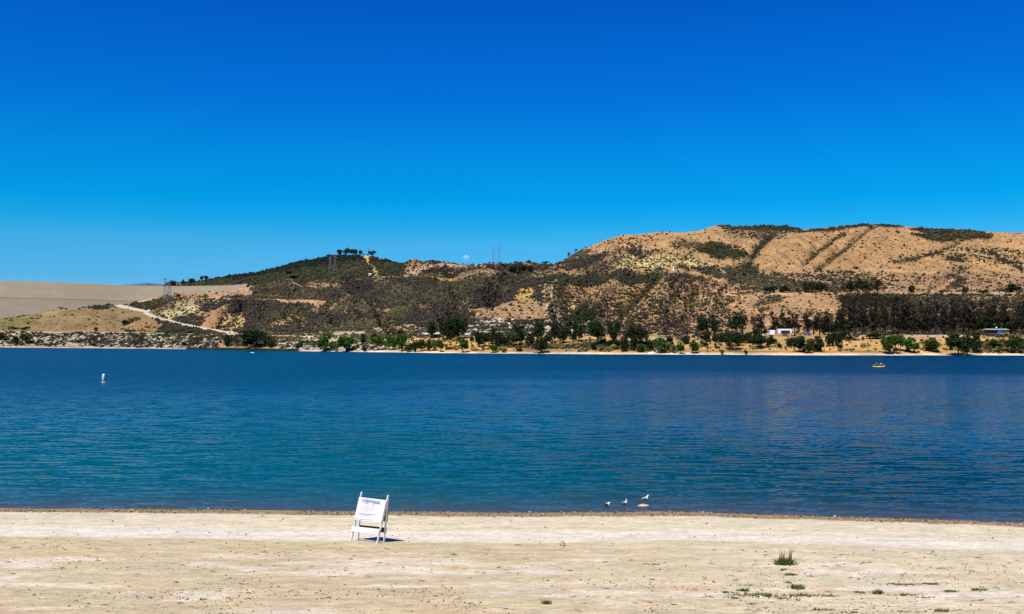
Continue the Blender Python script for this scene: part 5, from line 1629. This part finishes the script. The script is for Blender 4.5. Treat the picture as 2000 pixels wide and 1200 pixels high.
def person(loc, rz, pose, top, legs, label, group=None, reach=0.0):
    r = empty('person', loc, rz)
    if pose == 'sit':
        J = dict(pel=(0, 0, .12), ch=(-.04, 0, .45), ne=(-.03, 0, .62), he=(.0, 0, .78), hl=(.06, .1, .10), kl=(.45, .13, .26), fl=(.80, .12, .05), hr=(.06, -.1, .10), kr=(.45, -.13, .26), fr=(.80, -.12, .05),
                 sl=(-.04, .18, .54), el=(.12, .30, .34), wl=(.36, .22 + reach, .40), sr=(-.04, -.18, .54), er=(.12, -.30, .34), wr=(.36, -.22 + reach, .40))
    else:
        J = dict(pel=(0, 0, .92), ch=(0, 0, 1.25), ne=(0, 0, 1.48), he=(.02, 0, 1.64), hl=(0, .1, .88), kl=(.03, .11, .48), fl=(0, .12, .06), hr=(0, -.1, .88), kr=(.02, -.11, .48), fr=(.02, -.12, .06),
                 sl=(0, .19, 1.40), el=(.02, .25, 1.12), wl=(.10, .24, .88), sr=(0, -.19, 1.40), er=(.02, -.25, 1.12), wr=(.12, -.22, .90))
    names = list(J); ix = {n_: i for i, n_ in enumerate(names)}
    E = [('pel', 'ch'), ('ch', 'ne'), ('ne', 'he'), ('pel', 'hl'), ('hl', 'kl'), ('kl', 'fl'), ('pel', 'hr'), ('hr', 'kr'), ('kr', 'fr'), ('ch', 'sl'), ('sl', 'el'), ('el', 'wl'), ('ch', 'sr'), ('sr', 'er'), ('er', 'wr')]
    R = dict(pel=.13, ch=.15, ne=.06, he=.10, hl=.09, kl=.06, fl=.04, hr=.09, kr=.06, fr=.04, sl=.06, el=.042, wl=.03, sr=.06, er=.042, wr=.03)
    skinned('body', [J[n_] for n_ in names], [(ix[a], ix[b2]) for a, b2 in E], [R[n_] for n_ in names], M_skin, r)
    sub = ['pel', 'ch', 'sl', 'el', 'sr', 'er']; iy = {n_: i for i, n_ in enumerate(sub)}
    skinned('shirt', [J[n_] for n_ in sub], [(iy[a], iy[b2]) for a, b2 in (('pel', 'ch'), ('ch', 'sl'), ('sl', 'el'), ('ch', 'sr'), ('sr', 'er'))], [R[n_] + .022 for n_ in sub], top, r)
    sub = ['pel', 'hl', 'kl', 'hr', 'kr']; iy = {n_: i for i, n_ in enumerate(sub)}
    skinned('trousers', [J[n_] for n_ in sub], [(iy[a], iy[b2]) for a, b2 in (('pel', 'hl'), ('hl', 'kl'), ('pel', 'hr'), ('hr', 'kr'))], [R[n_] + .02 for n_ in sub], legs, r)
    hx, hy, hz = J['he']
    hv = [[Vector((hx - .015 + rr * math.cos(6.283 * k / 12) * .115, hy + rr * math.sin(6.283 * k / 12) * .105, hz + z)) for k in range(12)] for rr, z in ((1.0, .0), (1.02, .05), (.8, .10), (.35, .125))]
    MB().rings(hv).build('hair', M_hair, r, True)
    tag(r, label, 'person', group)
    return r


M_navy = simple('blue_cloth', (.06, .10, .35), .9, .15)
M_navy2 = simple('pale_blue_cloth', (.30, .38, .62), .9, .15)
M_dkcl = simple('dark_cloth', (.02, .02, .03), .9, .15)
M_yel = simple('yellow_plastic', (.80, .62, .05), .35, .06)
kp = water_at(1716.5, 717.5)
ky = empty('kayak', kp, math.radians(4))
tag(ky, 'short yellow sit-on-top kayak carrying two paddlers on the right of the lake', 'kayak')
rg = []
for x_, w_, zb, zt in ((-1.42, .02, .20, .30), (-1.2, .22, .06, .30), (-.7, .37, -.04, .24), (0, .40, -.06, .22), (.7, .35, -.04, .24), (1.15, .20, .06, .32), (1.42, .02, .24, .36)):
    rg.append([Vector((x_, w_ * math.cos(a), (zb + zt) / 2 + (zt - zb) / 2 * math.sin(a) * (1 if math.sin(a) < 0 else .8))) for a in [6.283 * k / 14 for k in range(14)]])
MB().rings(rg).build('hull', M_yel, ky, True)
for x_ in (-.55, .45):
    MB().box((x_, 0, .235), (.42, .40, .05)).build('seat', M_dkcl, ky, bevel=.01)
    MB().box((x_ - .22, 0, .36), (.05, .40, .26)).build('backrest', M_dkcl, ky, bevel=.01)
person(kp + Vector((-.05, 0, .2)) + Vector((-.05 + .5, 0, 0)), math.radians(4), 'sit', M_navy2, M_dkcl, 'paddler in pale blue sitting in the right hand seat of the yellow kayak', 'paddlers in the yellow kayak', .1)
person(kp + Vector((-.55, 0, .2)), math.radians(4), 'sit', M_navy, M_dkcl, 'paddler in dark blue sitting in the left hand seat of the yellow kayak', 'paddlers in the yellow kayak', -.1)
for i_, (dx, tl) in enumerate(((.80, .35), (-.20, -.3))):
    pr = empty('paddle', kp + Vector((dx, -.05, .62)), 0); pr.rotation_euler = (math.radians(80), tl, math.radians(35))
    MB().tube([(0, 0, -1.0), (0, 0, 1.0)], .016, 8).build('shaft', M_bblack, pr)
    for s_ in (-1, 1):
        MB().rings([[Vector((w_ * math.cos(6.283 * k / 8), .012 * math.sin(6.283 * k / 8), s_ * z)) for k in range(8)] for w_, z in ((.02, .85), (.08, .95), (.09, 1.1), (.03, 1.25))]).build('blade', M_yel if i_ else M_navy2, pr, True)
    tag(pr, ('yellow bladed paddle held by the paddler in dark blue' if i_ else 'blue bladed paddle held by the paddler in pale blue'), 'paddle')

# ------------------------------------------------------------------ buildings, vehicles and furniture of the picnic terrace
M_wht = simple('white_enamel', (.78, .79, .80), .3, .05)
M_glass = simple('dark_glass', (.02, .03, .04), .1, .1)
M_tyre = simple('tyre', (.02, .02, .02), .9, .1)
M_conc = simple('concrete', (.42, .40, .36), .9, .15, 2.0)
M_roofp = simple('pale_green_roof', (.26, .35, .30), .5, .1, .6)
M_dkwall = simple('dark_board_wall', (.035, .032, .03), .9, .2, 3.0)
M_bdoor = simple('blue_door_paint', (.02, .14, .62), .45, .08)
M_tanw = simple('tan_wall', (.50, .40, .28), .9, .12)
M_steel = simple('galvanised_steel', (.18, .19, .20), .5, .2, metal=.6)
M_wood = simple('weathered_wood', (.16, .11, .075), .9, .3)
M_bluec = simple('blue_canopy_cloth', (.05, .12, .62), .8, .1)
M_asph = simple('asphalt_patch', (.20, .20, .20), .9, .1)


def terrace(px, dy=0.0, back=6.0):
    """a spot on the flat of the terrace just behind its front edge"""
    c0 = int(round(float(col_index(px)))); D = B_D[c0] + back
    k_ = int(np.argmin(np.abs(TD[:, c0] - D)))
    return Vector(((px - 1000) / F * TD[k_, c0], TD[k_, c0], TZ[k_, c0] + dy))


def car(loc, rz, L, Hh, mat, label, boxy=False, cat='car', name='parked_car', group=None):
    r = empty(name, loc, rz); r.location.z += .02
    W_ = 1.8 if not boxy else 2.1; x0 = -L / 2; x1 = L / 2
    if boxy: prof = [(x0, .35), (x1, .35), (x1, .9), (x1 - .35, 1.15), (x1 - .8, Hh), (x0 + .05, Hh), (x0, Hh - .1)]
    else: prof = [(x0, .35), (x1, .35), (x1, .75), (x1 - .25, .88), (x1 - 1.15, .95), (x1 - 1.8, Hh - .04), (x0 + 1.0, Hh), (x0 + .25, Hh * .72), (x0, .9)]
    V = [Vector((a, s_ * W_ / 2 * (1 if b2 < 1 else .88), b2)) for s_ in (-1, 1) for a, b2 in prof]; n = len(prof)
    fs = [tuple(range(n))[::-1], tuple(range(n, 2 * n))] + [(i, (i + 1) % n, (i + 1) % n + n, i + n) for i in range(n)]
    MB().add(V, fs).build('body', mat, r, bevel=.05)
    for s_ in (-1, 1):
        if boxy: MB().box((L * .08, s_ * (W_ / 2 * .90), Hh * .68), (L * .55, .10, Hh * .24)).build('side_window', M_glass, r, bevel=.01)
        else: MB().box((-.12 * L / 4, s_ * (W_ / 2 * .90), (.97 + Hh) / 2), (L * .42, .06, (Hh - 1.0) * .72), taper=.8).build('side_window', M_glass, r, bevel=.01)
        for xx in (x0 + .8, x1 - .85):
            w_ = MB().tube([(xx, s_ * (W_ / 2 - .2), .34), (xx, s_ * (W_ / 2 + .02), .34)], .34, 16).build('wheel', M_tyre, r)
            MB().tube([(xx, s_ * (W_ / 2 + .015), .34), (xx, s_ * (W_ / 2 + .03), .34)], .19, 12).build('rim', M_steel, w_)
    tag(r, label, cat, group)
    return r


# pavilion with a blue door at the far right
bx = terrace(1945, 0, 5.5); s_m = bx.y / F
pav = empty('restroom_hut', bx)
tag(pav, 'low dark hut with pale green roof and a bright blue door at the far right', 'hut')
Wd = 41 * s_m; Lh = Wd / 2
MB().box((-Lh * .52, 0, 1.1), (Lh * .92, 3.6, 2.2)).build('wall', M_dkwall, pav)
for k_, (xc, ww) in enumerate(((-Lh * .52, Lh * 1.06), (Lh * .58, Lh * .92))):
    th_ = MB(); z0 = 2.25
    th_.add([(xc - ww / 2, -2.4, z0), (xc + ww / 2, -2.4, z0), (xc + ww / 2 - .3, 0, z0 + .38), (xc - ww / 2 + .3, 0, z0 + .38), (xc - ww / 2, 2.4, z0), (xc + ww / 2, 2.4, z0),
             (xc - ww / 2, -2.4, z0 - .12), (xc + ww / 2, -2.4, z0 - .12), (xc + ww / 2, 2.4, z0 - .12), (xc - ww / 2, 2.4, z0 - .12)],
            [(0, 1, 2, 3), (3, 2, 5, 4), (0, 3, 4), (1, 5, 2), (6, 9, 8, 7), (0, 6, 7, 1), (4, 5, 8, 9), (0, 4, 9, 6), (1, 7, 8, 5)])
    th_.build('roof', M_roofp, pav)
d_ = MB().box((Lh * .08, -1.86, 1.05), (1.0, .08, 2.1)).build('door', M_bdoor, pav)
MB().box((Lh * .08 + .4, -1.93, 1.0), (.06, .06, .12)).build('handle', M_steel, d_)
MB().box((Lh * .35, 0, 1.1), (Lh * .34, 3.4, 2.2)).build('tan_wall', M_tanw, pav)
for xx in (Lh * .66, Lh * .84, Lh * .99):
    MB().box((xx, -1.9, 1.1), (.16, .16, 2.2)).build('post', M_tanw, pav)
MB().box((Lh * .82, 1.2, 1.0), (Lh * .3, .2, 2.0)).build('rear_wall', M_tanw, pav)
MB().tube([(Lh * .06, 0, 2.6), (Lh * .06, 0, 3.3)], [.28, .3], 10).build('roof_vent', M_wht, pav, True)

# flat shelter roof among the centre trees
bx = terrace(1221, 0, 7); sh = empty('picnic_shelter', bx); s_m = bx.y / F
tag(sh, 'picnic shelter with a thin flat pale roof among the centre trees', 'shelter')
MB().box((0, 0, 2.55), (20 * s_m, 3.6, .16), taper=.97).build('roof', M_conc, sh, bevel=.01)
for sx_ in (-1, 1):
    for sy_ in (-1, 1): MB().box((sx_ * 8.5 * s_m, sy_ * 1.4, 1.2), (.16, .16, 2.5)).build('post', M_dkwall, sh)
tb_ = MB().box((0, 0, .75), (2.4, .8, .06)); tb_.box((0, -.8, .45), (2.4, .28, .05)); tb_.box((0, .8, .45), (2.4, .28, .05)); tb_.box((-.8, 0, .37), (.08, 1.6, .70)); tb_.box((.8, 0, .37), (.08, 1.6, .70))
t_ = tb_.build('picnic_table', M_wood); t_.location = bx; tag(t_, 'wooden picnic table under the flat roofed shelter', 'table')
bx = terrace(1188, 0, 4); o = MB().box((0, 0, 1.0), (10 * bx.y / F, 2.0, .12)).build('low_roof_slab', M_conc)

tag(o, 'low grey concrete slab beside the yellow bank left of the shelter', 'slab'); o.location = bx - Vector((0, 0, .6))

# white camper and small white van behind the terrace bushes
bx = terrace(1532, 0, 7); cmp = empty('camper_trailer', bx); s_m = bx.y / F; L = 26 * s_m
tag(cmp, 'long white camper trailer with a dark awning parked behind the terrace bushes', 'camper')
MB().box((0, 0, 1.75), (L, 2.3, 2.0)).build('body', M_wht, cmp, bevel=.12)
aw = MB(); aw.add([(-L * .34, -1.15, 2.1), (L * .34, -1.15, 2.1), (L * .34, -2.6, 1.75), (-L * .34, -2.6, 1.75), (-L * .34, -1.15, 2.02), (L * .34, -1.15, 2.02), (L * .34, -2.6, 1.67), (-L * .34, -2.6, 1.67)],
                  [(0, 1, 2, 3), (7, 6, 5, 4), (0, 4, 5, 1), (1, 5, 6, 2), (2, 6, 7, 3), (3, 7, 4, 0)])
aw.build('awning', M_dkcl, cmp)
MB().box((0, -1.16, 1.3), (L * .62, .06, .9)).build('side_window', M_glass, cmp)
for xx in (-.5, .5): MB().tube([(xx, -1.0, .36), (xx, -1.2, .36)], .36, 14).build('wheel', M_tyre, cmp)
MB().beam((L / 2, 0, .6), (L / 2 + 1.0, 0, .5), .1, .1).build('tow_bar', M_steel, cmp)
car(terrace(1506, 0, 7), math.radians(90), 4.6, 2.2, M_wht, 'white van seen end-on just left of the long camper', True, 'van', 'parked_van')
car(terrace(832, 0, 4), math.radians(3), 4.4, 1.45, M_wht, 'white car at the left end of the parked row by the dark tree', group='cars on the terrace')
car(terrace(852, 0, 4.5), math.radians(180), 4.6, 1.5, M_wht, 'white car directly left of the blue canopy tree, right of the tree trunk', group='cars on the terrace')
car(terrace(913, 0, 5), math.radians(0), 4.4, 1.5, simple('silver_paint', (.6, .6, .58), .3, .05), 'silver white car just right of the blue canopy', group='cars on the terrace')
car(terrace(1577, 0, 6), math.radians(88), 4.2, 1.4, simple('blue_paint', (.04, .07, .25), .3, .05), 'blue car parked right of the white camper', group='cars on the terrace')

# blue canopy and people beside it
bx = terrace(892, 0, 3.5); cn = empty('canopy', bx); s_m = bx.y / F; hw = 8 * s_m
tag(cn, 'bright blue pop-up canopy under the big dark tree on the terrace', 'canopy')
mb = MB(); mb.add([(-hw, -1.5, 1.9), (hw, -1.5, 1.9), (hw, 1.5, 1.9), (-hw, 1.5, 1.9), (0, 0, 2.6), (-hw, -1.5, 1.65), (hw, -1.5, 1.65), (hw, 1.5, 1.65), (-hw, 1.5, 1.65)],
                  [(0, 1, 4), (1, 2, 4), (2, 3, 4), (3, 0, 4), (0, 5, 6, 1), (1, 6, 7, 2), (2, 7, 8, 3), (3, 8, 5, 0)])
mb.build('cover', M_bluec, cn)
for sx_ in (-1, 1):
    for sy_ in (-1, 1): MB().box((sx_ * hw * .97, sy_ * 1.45, .85), (.05, .05, 1.75)).build('leg', M_steel, cn)
person(terrace(886.5, 0, 1.2), -1.6, 'stand', M_navy2, M_dkcl, 'person in pale blue at the left of the blue canopy', 'people by the blue canopy')
person(terrace(899.5, 0, 1.2), -1.3, 'stand', simple('red_cloth', (.35, .05, .05), .9, .1), M_navy, 'person in red at the right of the blue canopy', 'people by the blue canopy')
person(terrace(1747.5, 0, -40), -1.6, 'stand', M_dkcl, M_dkcl, 'person in dark clothes standing beside the round shore willow trunk')
pp = ground_at(1744.5, 691); bpy.context.view_layer.update()
for o in col.objects:
    if o.name.startswith('person') and o.get('label', '').startswith('person in dark clothes'): o.location = pp

# low hedge of dark rail barriers with white posts left of the cars
for i_, (xa, xb_) in enumerate(((790, 796.5), (798, 816.5), (819, 828))):
    a = terrace(xa, 0, 3); b2 = terrace(xb_, 0, 3)
    r = empty('clipped_hedge', a)
    L = (b2 - a).length
    Pn = np.stack([RNG.uniform(0, L, 60), RNG.uniform(-.3, .3, 60), RNG.uniform(0, .75, 60)], -1)
    o = blobs('foliage', Pn, np.full(60, .33), np.tile(alb(40, 44, 30), (60, 1)), M_bush); o.parent = r; del o['kind']
    MB().tube([(0, 0, -.3), (L * .5, 0, .25), (L, 0, -.2)], .06, 5).build('stem', M_bark, r)
    tag(r, ('short', 'longest', 'middle length')[i_] + ' dark clipped hedge piece, ' + ('leftmost', 'central', 'rightmost')[i_] + ' of the three left of the white cars', 'hedge', 'hedge pieces on the terrace edge')
for i_, xa in enumerate((797.2, 817.7, 806)):
    if i_ == 2: continue
    o = MB().box((0, 0, .5), (.45, .3, 1.1), taper=.9).build('white_post', M_wht); o.location = terrace(xa, 0, 2.6)
    tag(o, ('left', 'right')[i_] + ' one of the two white posts in the gaps between hedge pieces', 'post', 'white posts between hedges')

# portable toilet / small marker, dark bin on the terrace road
o = MB().box((0, 0, .7), (.9, .7, 1.4), taper=.85).build('litter_bin', M_dkwall, bevel=.03); o.location = terrace(1781, 0, 2.5); tag(o, 'dark litter bin at the edge of the pale terrace road', 'bin')

# ------------------------------------------------------------------ pylons, poles, mast, small structures on the hills
def pylon(px, ytop, ybase, p, hpx, label, arms=3):
    s_m = p.y / F; Hh = hpx * s_m
    r = empty('transmission_tower', p); w0 = Hh * .11; w1 = Hh * .03; t = .13
    mb = MB(); cs = ((-1, -1), (1, -1), (1, 1), (-1, 1))
    wd = lambda z: w0 + (w1 - w0) * min(z / (Hh * .72), 1)
    for (a, b2) in cs:
        mb.beam((a * w0, b2 * w0, 0), (a * w1, b2 * w1, Hh * .72), t, t); mb.beam((a * w1, b2 * w1, Hh * .72), (a * w1 * .5, b2 * w1 * .5, Hh), t, t)
    lv = [0, .18, .34, .48, .6, .72, .84, .95]
    for z0, z1 in zip(lv[:-1], lv[1:]):
        a0, a1 = wd(z0 * Hh), wd(z1 * Hh)
        for k in range(4):
            (ax, ay), (bx_, by_) = cs[k], cs[(k + 1) % 4]
            mb.beam((ax * a0, ay * a0, z0 * Hh), (bx_ * a1, by_ * a1, z1 * Hh), t * .6, t * .6)
            mb.beam((bx_ * a0, by_ * a0, z0 * Hh), (ax * a1, ay * a1, z1 * Hh), t * .6, t * .6)
    mb.build('lattice', M_steel, r)
    for zz in (.70, .82, .94)[:arms]:
        ma = MB(); aw_ = Hh * .10
        for s_ in (-1, 1):
            ma.beam((0, 0, zz * Hh), (s_ * aw_, 0, zz * Hh), t * .8, t * .8); ma.beam((0, 0, zz * Hh + Hh * .035), (s_ * aw_, 0, zz * Hh), t * .6, t * .6)
            ma.beam((s_ * aw_, 0, zz * Hh), (s_ * aw_, 0, zz * Hh - Hh * .03), t * .6, t * .6)
        ma.build('crossarm', M_steel, r)
    tag(r, label, 'pylon', 'steel pylons on the hills')
    return r


pylon(323, 543, 592, ground_at(323, 591), 48, 'left lattice pylon of the pair in front of the dam end')
pylon(331.5, 549, 591, ground_at(331.5, 589), 40, 'right, lower lattice pylon of the pair in front of the dam end')
pylon(645, 497, 535, ground_at(645, 536), 36, 'left lattice pylon of the pair against the dark tree topped hill')
pylon(654.5, 496, 536, ground_at(654.5, 537), 40, 'right lattice pylon of the pair against the dark tree topped hill')
for (px, yt, lab) in ((964, 482.5, 'left skyline lattice pylon of the pair right of the moon'), (974.5, 481, 'right skyline lattice pylon of the pair right of the moon')):
    c = crest_at(px); yb_ = HZ - (c.z - HC) / c.y * F
    pylon(px, yt, yb_, c, yb_ - yt, lab)


def pole(p, h, label, arm=1.2, name='utility_pole', mat=None):
    r = empty(name, p)
    MB().tube([(0, 0, -.3), (0, 0, h)], [.16, .10], 8).build('pole', mat or M_wood, r)
    if arm: MB().box((0, 0, h * .93), (arm * 2, .12, .14)).build('crossarm', mat or M_wood, r)
    tag(r, label, 'pole', 'utility poles')
    return r


for (px, yt, yb_, lab) in ((97.5, 624, 646.5, 'bare utility pole on the left field above the bank road'), (208, 626, 647, 'pair of crossed utility pole, nearest the sandy field edge'),
                           (1789, 501, 529, 'utility pole on the grassy slope above the upper bench, left one'), (1937, 515, 537, 'utility pole on the grassy slope, rightmost one'),
                           (1629.5, 511, 527, 'faint utility pole on the grass below the twin gullies')):
    p = ground_at(px, yb_); pole(p, (yb_ - yt) * p.y / F, lab.replace('pair of crossed utility pole', 'utility pole with short arm'))
c = crest_at(719); yb_ = HZ - (c.z - HC) / c.y * F; am = empty('antenna_mast', c); hh = (yb_ - 484.5) * c.y / F
MB().tube([(0, 0, -.5), (0, 0, hh)], [.35, .22], 8).build('mast', M_steel, am)
MB().box((0, 0, hh * .93), (5.5, .6, .5)).build('head_bar', M_steel, am)
for s_ in (-1, 1): MB().tube([(s_ * 2.4, 0, hh * .93), (s_ * 2.4, 0, hh * 1.02)], .25, 6).build('antenna', M_steel, am)
tag(am, 'thin antenna mast with a short crossbar among the hilltop trees', 'mast')
p = ground_at(1315, 531); mk_ = empty('white_marker', p); s_m = p.y / F
MB().box((0, 0, 11 * s_m / 2), (2.6 * s_m, 1.2, 11 * s_m), taper=.35).build('pillar', M_wht, mk_); MB().box((0, 0, .3), (4.5 * s_m, 2.0, .7)).build('plinth', M_conc, mk_)
tag(mk_, 'tall white marker on the hillside track below the pale cliff', 'marker')
p = ground_at(723, 539); s_m = p.y / F; hb = empty('white_shed', p)
MB().box((0, 0, 1.3 * s_m), (5.5 * s_m, 3, 2.6 * s_m)).build('wall', M_wht, hb); z_ = 2.6 * s_m; hwd = 3.1 * s_m
MB().add([(-hwd, -1.8, z_), (hwd, -1.8, z_), (hwd, 1.8, z_), (-hwd, 1.8, z_), (-hwd, 0, z_ + 1.2), (hwd, 0, z_ + 1.2)], [(3, 2, 1, 0), (0, 1, 5, 4), (2, 3, 4, 5), (0, 4, 3), (1, 2, 5)]).build('roof', M_tanw, hb)
tag(hb, 'small white shed at the foot of the yellow strip on the dark hill', 'shed')

# ------------------------------------------------------------------ day moon (sunlit globe behind the blue air)
m, nt, b = nmat('moon_rock'); nt.nodes.remove(b)
df = N(nt, 'ShaderNodeBsdfDiffuse'); tr = N(nt, 'ShaderNodeBsdfTransparent'); ad = N(nt, 'ShaderNodeAddShader')
no = N(nt, 'ShaderNodeTexNoise', i_Scale=.05, i_Detail=3.0); tcx = N(nt, 'ShaderNodeTexCoord'); nt.links.new(tcx.outputs['Object'], no.inputs['Vector'])
nt.links.new(mixc(nt, rampf(nt, no.outputs['Fac'], .4, .6), (.07, .05, .05), (.20, .155, .16)), df.inputs['Color'])
nt.links.new(df.outputs[0], ad.inputs[0]); nt.links.new(tr.outputs[0], ad.inputs[1]); nt.links.new(ad.outputs[0], nt.nodes['Material Output'].inputs[0])
DMn = 12000; Rm = 6.3 * DMn / F
bm = bmesh.new(); bmesh.ops.create_uvsphere(bm, u_segments=48, v_segments=24, radius=Rm)
bmesh.ops.delete(bm, geom=[v for v in bm.verts if v.co.y > .1], context='VERTS')    # only the near hemisphere adds light over the sky
for f in bm.faces: f.smooth = True
me = bpy.data.meshes.new('moon'); bm.to_mesh(me); bm.free(); me.materials.append(m)
mo = bpy.data.objects.new('moon', me); col.objects.link(mo); mo.location = ((911 - 1000) / F * DMn, DMn, HC + (HZ - 505) / F * DMn)
tag(mo, 'small pale daytime moon hanging just above the skyline hills', 'moon')
